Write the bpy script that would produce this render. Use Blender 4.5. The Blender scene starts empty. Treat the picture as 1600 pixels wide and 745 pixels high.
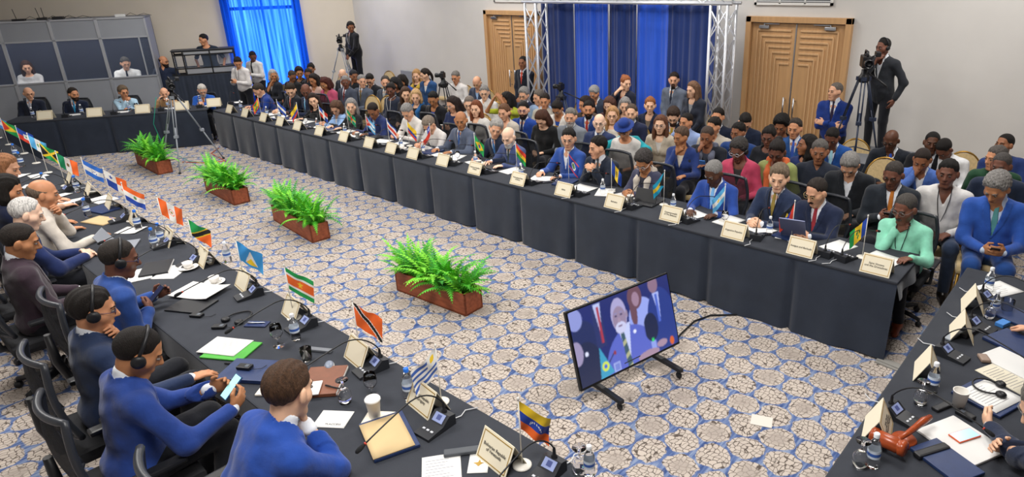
import bpy, bmesh, math, random
import numpy as np
from mathutils import Vector, Matrix
C = bpy.context.scene.collection
SC = bpy.context.scene
PI = math.pi
V3 = lambda *a: np.array(a if len(a) > 1 else a[0], float)
def R(d): return math.radians(d)
# ---------------------------------------------------------------- camera (the room frame: x along the long table, y to the back wall)
F_, PITCH, ROLL, CH, CX, CY, TH = 1026.7, .367, -.023, 3.246, 899.4, 355.2, R(40.7)
def _cam():
    fw = V3(0, math.cos(PITCH), -math.sin(PITCH)); r = V3(1, 0, 0); u = np.cross(r, fw)
    c, s = math.cos(ROLL), math.sin(ROLL)
    M = np.array([c*r+s*u, -s*r+c*u, fw])
    ct, st = math.cos(TH), math.sin(TH)
    Z = np.array([[ct, -st, 0], [st, ct, 0], [0, 0, 1]])
    return M @ Z.T
CAM = _cam()
CP = V3(0, 0, CH)
def ray(px, py): return V3((px-CX)/F_, -(py-CY)/F_, 1) @ CAM
def at(px, py, z=0.): d = ray(px, py); return CP + d*((z-CH)/d[2])          # where a sight line meets a height
def atY(px, py, Y): d = ray(px, py); return CP + d*(Y/d[1])                 # ... or a wall
def atP(px, py, p0, n): d = ray(px, py); return CP + d*(np.dot(V3(p0)-CP, n)/np.dot(d, n))
cd = bpy.data.cameras.new('camera'); cam = bpy.data.objects.new('camera', cd); C.objects.link(cam)
cd.sensor_fit = 'HORIZONTAL'; cd.sensor_width = 36; cd.lens = F_*36/1600
cd.shift_x = (800-CX)/1600; cd.shift_y = (CY-372.5)/1600; cd.clip_start = .05; cd.clip_end = 100
_m = Matrix(((CAM[0][0], CAM[1][0], -CAM[2][0], 0), (CAM[0][1], CAM[1][1], -CAM[2][1], 0), (CAM[0][2], CAM[1][2], -CAM[2][2], CH), (0, 0, 0, 1)))
cam.matrix_world = _m
SC.camera = cam
# ---------------------------------------------------------------- materials
def lin(h):
    if isinstance(h, str):
        h = h.lstrip('#'); h = [int(h[i:i+2], 16)/255 for i in (0, 2, 4)]
    return tuple((x/12.92 if x <= .04045 else ((x+.055)/1.055)**2.4) for x in h)
MATS = {}
def mat(name, col, rough=.6, metal=0, var=0, scale=30, bump=0, bscale=60, trans=0, alpha=1, emit=None, es=1, ior=1.45, sheen=0, spec=.5, stretch=None, sub=0):
    if name in MATS: return MATS[name]
    m = bpy.data.materials.new(name); m.use_nodes = True; N = m.node_tree.nodes; L = m.node_tree.links
    b = N['Principled BSDF']; c = lin(col)
    b.inputs['Base Color'].default_value = (*c, 1); b.inputs['Roughness'].default_value = rough; b.inputs['Metallic'].default_value = metal
    b.inputs['IOR'].default_value = ior; b.inputs['Specular IOR Level'].default_value = spec
    if trans: b.inputs['Transmission Weight'].default_value = trans
    if alpha < 1: b.inputs['Alpha'].default_value = alpha
    if sheen: b.inputs['Sheen Weight'].default_value = sheen
    if sub:
        b.inputs['Subsurface Weight'].default_value = sub; b.inputs['Subsurface Radius'].default_value = (.012, .005, .003); b.inputs['Subsurface Scale'].default_value = 1
    if emit: b.inputs['Emission Color'].default_value = (*lin(emit), 1); b.inputs['Emission Strength'].default_value = es
    def coord():
        t = N.new('ShaderNodeTexCoord'); o = t.outputs['Object']
        if stretch:
            mp = N.new('ShaderNodeMapping'); mp.inputs['Scale'].default_value = stretch; L.new(o, mp.inputs['Vector']); o = mp.outputs['Vector']
        return o
    if var:
        n = N.new('ShaderNodeTexNoise'); n.inputs['Scale'].default_value = scale; n.inputs['Detail'].default_value = 4
        L.new(coord(), n.inputs['Vector'])
        r = N.new('ShaderNodeMapRange'); r.inputs['To Min'].default_value = 1-var; r.inputs['To Max'].default_value = 1+var
        r.inputs['From Min'].default_value = .3; r.inputs['From Max'].default_value = .7
        L.new(n.outputs['Fac'], r.inputs['Value'])
        x = N.new('ShaderNodeVectorMath'); x.operation = 'SCALE'; x.inputs[0].default_value = c
        L.new(r.outputs['Result'], x.inputs['Scale']); L.new(x.outputs['Vector'], b.inputs['Base Color'])
    if bump:
        n = N.new('ShaderNodeTexNoise'); n.inputs['Scale'].default_value = bscale; n.inputs['Detail'].default_value = 5
        L.new(coord(), n.inputs['Vector'])
        bp = N.new('ShaderNodeBump'); bp.inputs['Strength'].default_value = bump; bp.inputs['Distance'].default_value = .014
        L.new(n.outputs['Fac'], bp.inputs['Height']); L.new(bp.outputs['Normal'], b.inputs['Normal'])
    MATS[name] = m
    return m
def cloth(col):
    rgb = [int(col.strip('#')[i:i+2], 16) for i in (0, 2, 4)]
    c2 = col if min(rgb) > 110 else '#'+''.join('%02x' % int(.84*q+.04*sum(rgb)/3) for q in rgb)
    return mat('cloth_'+col.strip('#'), c2, .85, var=.12, scale=14, bump=.75, bscale=10, sheen=.15, spec=.25)
def skin(col): return mat('skin_'+col.strip('#'), col, .5, var=.07, scale=25, spec=.35)
def hairm(col): return mat('hair_'+col.strip('#'), col, .6, var=.5, scale=40, bump=.8, bscale=120, spec=.35, stretch=(3, 3, .5))
def plain(col, rough=.5, **k): return mat('paint_%s_%d' % (col.strip('#'), int(rough*100)), col, rough, **k)
GLASS = mat('clear_glass', '#ffffff', .02, trans=1, ior=1.3)
BLACKP = mat('black_plastic', '#15161a', .45)
STEEL = mat('brushed_steel', '#b9bcc2', .3, metal=1)
CHROME = mat('chrome', '#d8d8dc', .15, metal=1)
# ---------------------------------------------------------------- object helpers
def tag(o, label=None, cat=None, group=None, kind=None):
    for k, v in (('label', label), ('category', cat), ('group', group), ('kind', kind)):
        if v: o[k] = v
    return o
def link(name, me, parent=None, m=None, loc=None, rot=None):
    o = bpy.data.objects.new(name, me); C.objects.link(o)
    if m is not None and me is not None and hasattr(me, 'materials') and not len(me.materials):
        for q in (m if isinstance(m, (list, tuple)) else [m]): me.materials.append(q)
    if parent is not None: o.parent = parent
    if loc is not None: o.location = [float(q) for q in loc]
    if rot is not None: o.rotation_euler = rot
    return o
def thing(name, label, cat, loc=(0, 0, 0), rz=0, group=None, scale=1):
    o = bpy.data.objects.new(name, None); C.objects.link(o); o.empty_display_size = .1
    o.location = [float(q) for q in loc]; o.rotation_euler = (0, 0, rz); o.scale = (scale,)*3
    return tag(o, label, cat, group)
def kids(o): return KIDS.get(o.name, [])
KIDS = {}
def copy_tree(o, parent=None, loc=None, rz=None, label=None, group=None):
    c = o.copy(); C.objects.link(c)
    if parent is not None: c.parent = parent
    if loc is not None: c.location = [float(q) for q in loc]
    if rz is not None: c.rotation_euler = (0, 0, rz)
    if label: c['label'] = label
    if group: c['group'] = group
    for ch in [q for q in o.children]: copy_tree(ch, c)
    return c
def mesh_np(name, v, quads, mi=None, smooth=True):
    me = bpy.data.meshes.new(name); n = len(quads)
    me.vertices.add(len(v)); me.vertices.foreach_set('co', np.asarray(v, np.float32).ravel())
    me.loops.add(4*n); me.loops.foreach_set('vertex_index', np.asarray(quads, np.int32).ravel())
    me.polygons.add(n); me.polygons.foreach_set('loop_start', np.arange(0, 4*n, 4, dtype=np.int32))
    if mi is not None: me.polygons.foreach_set('material_index', np.asarray(mi, np.int32))
    me.polygons.foreach_set('use_smooth', np.full(n, smooth))
    me.update(calc_edges=True); me.validate()
    return me
class MB:
    """collects simple solids into one mesh"""
    def __init__(s): s.bm = bmesh.new()
    def _mi(s, fs, mi, sm):
        for f in fs: f.material_index = mi; f.smooth = sm
    def box(s, c, d, rz=0, mi=0, bev=0, M=None):
        g = bmesh.ops.create_cube(s.bm, size=1); vs = g['verts']
        m = Matrix.Translation(Vector([float(q) for q in c])) @ Matrix.Rotation(rz, 4, 'Z') @ Matrix.Diagonal((*[float(q) for q in d], 1))
        if M is not None: m = M @ m
        bmesh.ops.transform(s.bm, matrix=m, verts=vs)
        fs = list({f for v in vs for f in v.link_faces})
        if bev:
            r = bmesh.ops.bevel(s.bm, geom=list({e for v in vs for e in v.link_edges}), offset=bev, segments=2, affect='EDGES', profile=.6)
            fs = list(set(r['faces']) | {f for f in fs if f.is_valid})
        s._mi(fs, mi, False); return s
    def tube(s, pts, r, seg=8, mi=0, cap=True):
        pts = [Vector([float(q) for q in p]) for p in pts]; n = len(pts)
        rs = r if isinstance(r, (list, tuple)) else [r]*n
        rings = []; up = None
        for i, p in enumerate(pts):
            d = (pts[min(i+1, n-1)]-pts[max(i-1, 0)]).normalized()
            if up is None: up = Vector((0, 0, 1)) if abs(d.z) < .9 else Vector((1, 0, 0))
            a = d.cross(up)
            if a.length < 1e-5: a = d.orthogonal()
            a.normalize(); b = a.cross(d).normalized(); up = b
            rings.append([s.bm.verts.new(p+(a*math.cos(t)+b*math.sin(t))*rs[i]) for t in [2*PI*k/seg for k in range(seg)]])
        fs = []
        for A, B in zip(rings, rings[1:]):
            for k in range(seg): fs.append(s.bm.faces.new((A[k], A[(k+1) % seg], B[(k+1) % seg], B[k])))
        s._mi(fs, mi, True)
        if cap: s._mi([s.bm.faces.new(rings[0][::-1]), s.bm.faces.new(rings[-1])], mi, False)
        return s
    def lathe(s, prof, seg=16, c=(0, 0, 0), mi=0, M=None):
        rings = []
        for r, z in prof:
            if r < 1e-6: q = [s.bm.verts.new((c[0], c[1], c[2]+z))]
            else: q = [s.bm.verts.new((c[0]+r*math.cos(t), c[1]+r*math.sin(t), c[2]+z)) for t in [2*PI*k/seg for k in range(seg)]]
            rings.append(q)
        fs = []
        for A, B in zip(rings, rings[1:]):
            for k in range(seg):
                a = [A[k % len(A)], A[(k+1) % len(A)], B[(k+1) % len(B)], B[k % len(B)]]
                u = []
                for v in a:
                    if v not in u: u.append(v)
                if len(u) > 2: fs.append(s.bm.faces.new(u))
        s._mi(fs, mi, True)
        if M is not None: bmesh.ops.transform(s.bm, matrix=M, verts=[v for r in rings for v in r])
        return s
    def poly(s, pts, h, mi=0, M=None):
        """a flat outline (x, y) extruded h upwards from z"""
        A = [s.bm.verts.new((p[0], p[1], 0)) for p in pts]; B = [s.bm.verts.new((p[0], p[1], h)) for p in pts]; n = len(pts)
        fs = [s.bm.faces.new(A[::-1]), s.bm.faces.new(B)]+[s.bm.faces.new((A[k], A[(k+1) % n], B[(k+1) % n], B[k])) for k in range(n)]
        s._mi(fs, mi, False)
        if M is not None: bmesh.ops.transform(s.bm, matrix=M, verts=A+B)
        return s
    def grid(s, fn, nu, nv, mi=0, fmi=None):
        vs = [[s.bm.verts.new([float(q) for q in fn(i/nu, j/nv)]) for j in range(nv+1)] for i in range(nu+1)]
        for i in range(nu):
            for j in range(nv):
                f = s.bm.faces.new((vs[i][j], vs[i+1][j], vs[i+1][j+1], vs[i][j+1])); f.smooth = True
                f.material_index = fmi((i+.5)/nu, (j+.5)/nv) if fmi else mi
        return s
    def mesh(s, name):
        bmesh.ops.recalc_face_normals(s.bm, faces=s.bm.faces)
        me = bpy.data.meshes.new(name); s.bm.to_mesh(me); s.bm.free(); return me
    def obj(s, name, m, parent=None, loc=None, rot=None):
        return link(name, s.mesh(name), parent, m, loc, rot)
def arc(fn, n): return [fn(i/(n-1)) for i in range(n)]
# ---------------------------------------------------------------- distance-field modeller (one continuous skin per part)
def rotm(x=0, y=0, z=0):
    return np.array((Matrix.Rotation(z, 3, 'Z') @ Matrix.Rotation(y, 3, 'Y') @ Matrix.Rotation(x, 3, 'X')))
class SDF:
    def __init__(s): s.p = []; s.clip = []
    def rc(s, a, b, ra, rb=None, k=.02, sub=False):
        a, b = V3(a), V3(b); rb = ra if rb is None else rb; r = max(ra, rb)
        ab = b-a; L2 = max(ab @ ab, 1e-9)
        def f(X, Y, Z):
            t = np.clip(((X-a[0])*ab[0]+(Y-a[1])*ab[1]+(Z-a[2])*ab[2])/L2, 0, 1)
            return np.sqrt((X-a[0]-t*ab[0])**2+(Y-a[1]-t*ab[1])**2+(Z-a[2]-t*ab[2])**2)-(ra+(rb-ra)*t)
        s.p.append((f, np.minimum(a, b)-r, np.maximum(a, b)+r, k, sub)); return s
    def el(s, c, r, M=None, k=.02, sub=False):
        c, r = V3(c), V3(r); M = np.eye(3) if M is None else np.asarray(M)
        e = np.sqrt(((M*r)**2).sum(1))
        def f(X, Y, Z):
            x, y, z = X-c[0], Y-c[1], Z-c[2]
            q = [(M[0, i]*x+M[1, i]*y+M[2, i]*z)/r[i] for i in range(3)]
            k0 = np.sqrt(q[0]**2+q[1]**2+q[2]**2)+1e-6
            k1 = np.sqrt((q[0]/r[0])**2+(q[1]/r[1])**2+(q[2]/r[2])**2)+1e-6
            return k0*(k0-1)/k1
        s.p.append((f, c-e, c+e, k, sub)); return s
    def field(s, h, pad=0, lo=None, hi=None):
        if lo is None:
            lo = np.min([q[1] for q in s.p if not q[4]], 0)-3*h-pad; hi = np.max([q[2] for q in s.p if not q[4]], 0)+3*h+pad
        n = np.ceil((hi-lo)/h).astype(int)+1
        ax = [(lo[i]+h*np.arange(n[i])).astype(np.float32) for i in range(3)]
        Fd = np.full(n, .5, np.float32)
        for f, a, b, k, sub in s.p:
            m = k+3*h+pad
            i0 = np.clip(np.floor((a-m-lo)/h).astype(int), 0, n); i1 = np.clip(np.ceil((b+m-lo)/h).astype(int)+1, 0, n)
            if (i1 <= i0).any(): continue
            sl = tuple(slice(i0[q], i1[q]) for q in range(3))
            d = f(ax[0][sl[0]][:, None, None], ax[1][sl[1]][None, :, None], ax[2][sl[2]][None, None, :])
            o = Fd[sl]
            if sub:
                d = -d; hh = np.maximum(k-np.abs(o-d), 0)/k; Fd[sl] = np.maximum(o, d)+hh*hh*k*.25
            else:
                hh = np.maximum(k-np.abs(o-d), 0)/k; Fd[sl] = np.minimum(o, d)-hh*hh*k*.25
        X, Y, Z = ax[0][:, None, None], ax[1][None, :, None], ax[2][None, None, :]
        for g in s.clip: Fd = g(Fd, X, Y, Z)
        for q in range(3):
            for e in (0, -1):
                ix = [slice(None)]*3; ix[q] = e; Fd[tuple(ix)] = .5
        return Fd, lo
    def mesh(s, name, h, pad=0, lo=None, hi=None):
        Fd, lo = s.field(h, pad, lo, hi)
        v, q = nets(Fd, lo, h)
        return mesh_np(name, v, q)
CORN = [(i, j, k) for i in (0, 1) for j in (0, 1) for k in (0, 1)]
EDG = [(a, b) for a in range(8) for b in range(a+1, 8) if sum(abs(CORN[a][q]-CORN[b][q]) for q in range(3)) == 1]
def nets(Fd, lo, h):
    S = Fd < 0
    n = np.array(Fd.shape)
    cnt = np.zeros(n-1, np.int8)
    sl = lambda c: tuple(slice(c[q], n[q]-1+c[q]) for q in range(3))
    for c in CORN: cnt += S[sl(c)]
    idx = np.argwhere((cnt > 0) & (cnt < 8))
    ids = np.full(n-1, -1, np.int32); ids[tuple(idx.T)] = np.arange(len(idx))
    val = [Fd[tuple((idx+c).T)] for c in CORN]
    acc = np.zeros((len(idx), 3)); num = np.zeros(len(idx))
    for a, b in EDG:
        va, vb = val[a], val[b]; m = (va < 0) != (vb < 0)
        t = va[m]/(va[m]-vb[m])
        acc[m] += np.array(CORN[a])+t[:, None]*(np.array(CORN[b])-np.array(CORN[a])); num[m] += 1
    v = lo+h*(idx+acc/np.maximum(num, 1)[:, None])
    out = []
    for ax in range(3):
        o1, o2 = [(1, 2), (2, 0), (0, 1)][ax]
        A = S[tuple(slice(0, n[q]-1) for q in range(3))]
        sh = [slice(0, n[q]-1) for q in range(3)]; sh[ax] = slice(1, n[ax])
        B = S[tuple(sh)]
        e = np.argwhere(A != B); e = e[(e[:, o1] > 0) & (e[:, o2] > 0)]
        d1 = np.zeros(3, int); d1[o1] = 1; d2 = np.zeros(3, int); d2[o2] = 1
        q = np.stack([ids[tuple((e-d1-d2).T)], ids[tuple((e-d2).T)], ids[tuple(e.T)], ids[tuple((e-d1).T)]], 1)
        fl = ~A[tuple(e.T)]
        q[fl] = q[fl][:, ::-1]
        out.append(q[(q >= 0).all(1)])
    return v, np.concatenate(out)
# ---------------------------------------------------------------- people
SK = ['#e3b596', '#d6a283', '#c48a66', '#ad7752', '#8f5f44', '#71493a', '#573829', '#edc4aa']
def nrm(v): v = V3(v); return v/max(np.linalg.norm(v), 1e-9)
def ik(S, T, a, b, hint):
    S, T = V3(S), V3(T); d = T-S; L = np.linalg.norm(d); L2 = min(L, (a+b)*.985); u = d/L; T = S+u*L2
    x = (a*a-b*b+L2*L2)/(2*L2); h = math.sqrt(max(a*a-x*x, 1e-6))
    n = V3(hint)-u*np.dot(hint, u); n = nrm(n)
    return S+u*x+n*h, T
# shared little face parts
def _eye():
    b = MB(); b.lathe([(0, -.0115), (.006, -.01), (.0098, -.006), (.0115, 0), (.0106, .005)], 10, mi=0)
    b.lathe([(.0107, .0047), (.0081, .0082), (.0079, .0084)], 10, mi=0); b.lathe([(.0082, .0081), (.004, .0114), (0, .0116)], 10, mi=1)
    bmesh.ops.remove_doubles(b.bm, verts=b.bm.verts, dist=.0006)
    bmesh.ops.transform(b.bm, matrix=Matrix.Diagonal((1, 1, .62, 1)) @ Matrix.Rotation(-PI/2, 4, 'X'), verts=b.bm.verts)
    me = b.mesh('eye'); me.materials.append(mat('eye_white', '#766b64', .3)); me.materials.append(mat('iris', '#1d120c', .2)); return me
EYE = _eye()
def _brow(x):
    b = MB(); b.tube([(x*.014, .004, -.001), (x*.03, .001, .005), (x*.047, -.016, .0)], [.0035, .0042, .0022], 6); return b.mesh('eyebrow')
BROW = {s: _brow(s) for s in (-1, 1)}
def _mouth():
    b = MB(); b.tube([(-.024, -.012, 0), (-.012, -.002, .0012), (0, .001, 0), (.012, -.002, .0012), (.024, -.012, 0)], [.002, .0048, .0054, .0048, .002], 7); return b.mesh('mouth')
MOUTH = _mouth()
def _glasses():
    b = MB()
    for x in (-.033, .033):
        b.tube([(x+.024*math.cos(t), 0, .017*math.sin(t)) for t in np.linspace(0, 2*PI, 15)], .0017, 5, cap=False)
    b.tube([(-.009, 0, .003), (0, .003, .006), (.009, 0, .003)], .0016, 5)
    for x in (-1, 1): b.tube([(x*.056, -.001, .004), (x*.074, -.02, .006), (x*.08, -.1, .003)], .0016, 5)
    return b.mesh('glasses')
GLASSES = _glasses()
def _headset():
    b = MB(); b.tube([(.088*math.sin(t), -.005, .03+.098*math.cos(t)) for t in np.linspace(-1.72, 1.72, 17)], [.006]+[.0085]*15+[.006], 6)
    for x in (-1, 1):
        b.lathe([(0, -.013), (.02, -.013), (.03, -.007), (.031, .004), (.027, .012), (.012, .016), (0, .016)], 14, M=Matrix.Translation((x*.089, .002, -.004)) @ Matrix.Rotation(x*PI/2, 4, 'Y'))
    return b.mesh('headset')
HEADSET = _headset()
def _lan():
    b = MB(); b.box((0, 0, 0), (.055, .004, .08), bev=.002); return b.mesh('badge')
BADGE = _lan()
def _shoe(sd):
    b2 = SDF(); b2.rc((0, -.03, .045), (sd*.02, .15, .03), .042, .034, k=.03); b2.el((0, 0, .07), (.05, .055, .055), k=.03)
    b2.clip.append(lambda Fd, X, Y, Z: np.maximum(Fd, .002-Z)); return b2.mesh('shoe', .011)
SHOE = {q: _shoe(q) for q in (-1, 1)}
POSES = {  # wrists: right, left (x, y, z above the pelvis z=.57 frame is absolute at scale 1)
    'table': ((.17, .42, 'T'), (-.17, .42, 'T')), 'write': ((.10, .44, 'T'), (-.2, .40, 'T')), 'together': ((.075, .42, 'T'), (-.075, .42, 'T')),
    'lap': ((.09, .26, .66), (-.09, .28, .66)), 'phone': ((.075, .30, .80), (-.075, .31, .80)), 'chin': ('CHIN', (-.17, .40, 'T')), 'chinl': ((.17, .40, 'T'), 'CHIN'),
    'cheek': ('CHEEK', (-.05, .25, .70)), 'cross': ((-.13, .20, .84), (.13, .23, .87)), 'chinlap': ('CHIN', (-.02, .25, .70)), 'clasped': ((.05, .30, .92), (-.05, .30, .92)),
    'stand': ((.27, .04, .84), (-.27, .04, .84)), 'clasp': ((.06, .22, .86), (-.06, .22, .86)), 'sphone': ((.08, .27, 1.10), (-.08, .27, 1.10)), 'scross': ((-.05, .17, 1.08), (.07, .205, 1.11)),
    'ear': ('EAR', (-.2, .2, .80)), 'camera': ((.12, .30, 1.38), (-.06, .30, 1.3)), 'photo': ((.12, .28, 1.22), (-.1, .25, .8)), 'face': ('FACE', (-.1, .3, .85)),
}
PEOPLE = []
def person(px, py, desc, lab=None, s=1.1, z0=0, face=180, bf=0, lk=None, keep=None, hp=12, hr=0, lean=6, tilt=0, twist=0, pose='lap', wr=None, wl=None, top='suit', col='#20242f', shirt='#dfe3ea',
           tie=None, hair='short', hc='#17120f', sk=1, beard=None, gl=None, hs=False, fem=0, fat=0, stand=False, h=.011, legs='#1c1e26', lany=None, eyes=True, scarf=None, shoes=False, curl=28, abs_face=None, extra=None, dx=0, dy=0, z=None, K=1.05):
    col, shirt = col, shirt
    U = nrm((math.sin(R(tilt)), math.sin(R(lean)), math.cos(R(lean)))); Rr = nrm(V3(math.cos(R(twist)), math.sin(R(twist)), 0)-U*np.dot((math.cos(R(twist)), math.sin(R(twist)), 0), U)); Fw = np.cross(U, Rr)
    TM = np.stack([Rr, Fw, U], 1)
    pel = V3(0, 0, .94 if stand else .57)
    L = lambda u, w, v: pel+TM @ V3(u, w, v)
    sw = .165 if fem else .19
    nb = L(0, 0, .47); sc = L(0, 0, .41)
    un = nrm(U*.6+V3(0, .12, 1)*.4)
    # where the head looks; a sitter too close to the table in front is built a little smaller, the head kept to size
    for it in range(9):
        q0 = at(px, py, z0+1.18*s)
        rzc = math.atan2(-(CP-q0)[0], (CP-q0)[1])
        rz = R(abs_face) if abs_face is not None else R(face)+R(bf)
        if lk is None: hy = 0
        else:
            hy = rzc+R(lk)-rz; hy = (hy+PI) % (2*PI)-PI; hy = max(-1.25, min(1.25, hy))
        Mh = rotm(z=hy) @ rotm(x=-R(hp)) @ rotm(y=R(hr))
        hcen = nb+un*.05+Mh @ V3(0, .022, .088)*K
        w = at(px, py, z0+hcen[2]*s)
        cr, sr = math.cos(rz), math.sin(rz)
        lx, ly = w[0]-(cr*hcen[0]-sr*hcen[1])*s+dx, w[1]-(sr*hcen[0]+cr*hcen[1])*s+dy
        if keep is None or keep(lx, ly): break
        s *= .98; K *= 1.015
    H = lambda x, y, zz: hcen+Mh @ V3(x, y, zz)*K
    root = thing('person', lab or desc, 'person', (lx, ly, z0), rz, None, s)
    h = h/s
    wl_ = lambda p: (p-V3(0, 0, 0))
    # ------ arms
    Tz = (.76-z0)/s+.035
    def tgt(t, sd):
        if not isinstance(t, str) and t[0] == 'px':
            q = at(t[1], t[2], t[3]); a_, b_ = (q[0]-lx)/s, (q[1]-ly)/s
            return V3(cr*a_+sr*b_, -sr*a_+cr*b_, (t[3]-z0)/s)
        if isinstance(t, str):
            k = {'CHIN': (.02*sd, .085, -.165), 'CHEEK': (.075*sd, .04, -.15), 'EAR': (.11*sd, -.01, -.10), 'FACE': (.03*sd, .12, -.07)}[t]
            return H(*k)
        return V3(t[0], t[1], Tz if t[2] == 'T' else t[2])
    pr, pl_ = POSES[pose]
    arms = []
    for sd, t in ((1, wr or pr), (-1, wl or pl_)):
        S = L(sd*sw, 0, .385); up = isinstance(t, str); T = tgt(t, sd)
        hint = V3(sd*.55, -.25, -1) if not pose.startswith(('cross', 'scross')) else V3(sd*.9, -.1, -1)
        if up: hint = V3(sd*.8, .1, -1)
        E, T = ik(S, T, .285, .255, hint)
        fd = nrm(T-E)
        if up: hd = nrm(H(0, .05, -.02)-T if t != 'CHIN' else V3(-sd*.5, .1, .45)); nn = V3(sd*.3, 1, .1)
        elif pose in ('phone', 'sphone', 'camera', 'photo'): hd = nrm(fd+V3(-sd*.25, .1, .25)); nn = V3(sd*1, .35, -.2)
        elif pose in ('clasped', 'clasp', 'together'): hd = nrm(fd+V3(-sd*.5, .2, 0)); nn = V3(sd*.5, .6, .6)
        elif pose == 'stand' and not up: hd = nrm(fd+V3(0, .1, -.2)); nn = V3(sd, .2, 0)
        elif pose in ('cross', 'scross'): hd = nrm(fd+V3(-sd*.3, -.1, 0)); nn = V3(0, 1, .3)
        else: hd = nrm(V3(fd[0], fd[1], max(min(fd[2], .1), -.12))); nn = V3(0, 0, 1)
        nn = nrm(nn-hd*np.dot(nn, hd))
        arms.append((sd, S, E, T, hd, nn, up))
    # ------ body: head, neck, trunk core, arms and hands in one skin
    b = SDF()
    hk = .012
    def hel(g, c, r, M=Mh, k=.02, sub=False): g.el(H(*c), np.array(r)*K, M, k=k, sub=sub)
    def hrc(g, a, c, ra, rb=None, k=.02): g.rc(H(*a), H(*c), ra*K, (ra if rb is None else rb)*K, k=k)
    hel(b, (0, -.012, .033), (.072, .092, .083), k=hk)
    hel(b, (0, .022, -.04), (.056 if not fem else .052, .066, .072), k=.03)
    hrc(b, (-.016, .062, -.1), (.016, .062, -.1), .02 if not fem else .015, k=.03)
    hrc(b, (-.045, .035, -.02), (.045, .035, -.02), .03, k=.03)
    hrc(b, (-.03, .076, .022), (.03, .076, .022), .011, k=.02)
    hrc(b, (0, .088, .004), (0, .103, -.028), .0075, .0125, k=.012)
    hrc(b, (-.013, .09, -.033), (.013, .09, -.033), .007, k=.01)
    hrc(b, (-.018, .078, -.063), (.018, .078, -.063), .009, k=.014)
    for x in (-1, 1):
        hel(b, (x*.031, .097, .003), (.014, .012, .0075), k=.012, sub=True)
        hel(b, (x*.081, -.006, -.004), (.012, .021, .033), Mh @ rotm(z=x*.35), k=.01)
    b.rc(nb-U*.04, H(0, -.02, -.055), .056+.006*fat if not fem else .046, .05*K if not fem else .043*K, k=.03)
    b.el(L(0, .008, .385), (.12, .075, .085), TM, k=.04)
    b.rc(L(0, -.01, .06), L(0, -.01, .36), .07, .08, k=.05)
    fs = .92 if fem else 1.0
    for sd, S, E, T, hd, nn, up in arms:
        b.rc(L(sd*.06, 0, .38), S, .04, .035, k=.03); b.rc(S, E, .036, .031, k=.03); b.rc(E, T, .032, .026*fs, k=.02)
        sdv = np.cross(nn, hd)*1.0            # towards the thumb for the right hand (palm down)
        if np.dot(sdv, V3(-sd, 0, 0)) < 0 and not up: pass
        th = np.cross(hd, nn)*(-1 if sd > 0 else 1)
        PM = np.stack([th, hd, nn], 1)
        b.el(T+hd*.045, (.04*fs, .055, .0165), PM, k=.012)
        cu = R(62 if (up and pose != 'cheek') else (48 if pose in ('phone', 'sphone', 'clasped', 'camera') else curl))
        for i, (ln, sp) in enumerate(((.072, 1.45), (.08, .48), (.074, -.48), (.056, -1.4))):
            p0 = T+hd*(.086-.006*abs(sp))+th*sp*.0195
            d1 = nrm(hd*math.cos(cu*.55)-nn*math.sin(cu*.55)+th*sp*.06); d2 = nrm(hd*math.cos(cu*1.5)-nn*math.sin(cu*1.5))
            p1 = p0+d1*ln*.55; p2 = p1+d2*ln*.48
            b.rc(T+hd*.05+th*sp*.017, p0, .0095*fs, k=.006); b.rc(p0, p1, .0098*fs, .0088*fs, k=.004); b.rc(p1, p2, .0088*fs, .0072*fs, k=.004)
        t0 = T+hd*.025+th*.028; t1 = t0+nrm(hd*.7+th*.75-nn*.35)*.042; t2 = t1+nrm(hd+th*.15-nn*.3)*.034
        b.rc(t0, t1, .0135*fs, .011*fs, k=.01); b.rc(t1, t2, .011*fs, .0085*fs, k=.006)
    body = link('body', b.mesh('body', h), root, skin(SK[sk]))
    Mh4 = Matrix(np.block([[Mh*K, hcen[:, None]], [np.zeros((1, 3)), np.ones((1, 1))]]).tolist())
    def face(name, me, m, off, sc=1):
        o = bpy.data.objects.new(name, me); C.objects.link(o); o.parent = body
        o.matrix_local = Mh4 @ Matrix.Translation(off) @ Matrix.Scale(sc, 4)
        if m is not None:
            if not len(me.materials): me.materials.append(m)
            o.material_slots[0].link = 'OBJECT'; o.material_slots[0].material = m
        return o
    if eyes:
        for x in (-1, 1):
            face('eye', EYE, None, (x*.031, .0785, .003))
            face('eyebrow', BROW[x], hairm(hc if hair not in ('bald', 'fringe') else '#4a4038'), (0, .0865, .022))
        lipc = {0: '#b5705f', 1: '#ab6656', 2: '#95543f', 3: '#7c4637', 4: '#643430', 5: '#4d2a28', 6: '#3a2120', 7: '#c07468'}[sk]
        if not beard or beard[0] != 'full': face('mouth', MOUTH, skin(lipc), (0, .0865, -.0665))
        elif beard: face('mouth', MOUTH, skin(lipc), (0, .0895, -.0665))
    # ------ hair
    def toh(X, Y, Z):
        dx_, dy_, dz_ = X-hcen[0], Y-hcen[1], Z-hcen[2]
        return [(Mh[0, i]*dx_+Mh[1, i]*dy_+Mh[2, i]*dz_)/K for i in range(3)]
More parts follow.
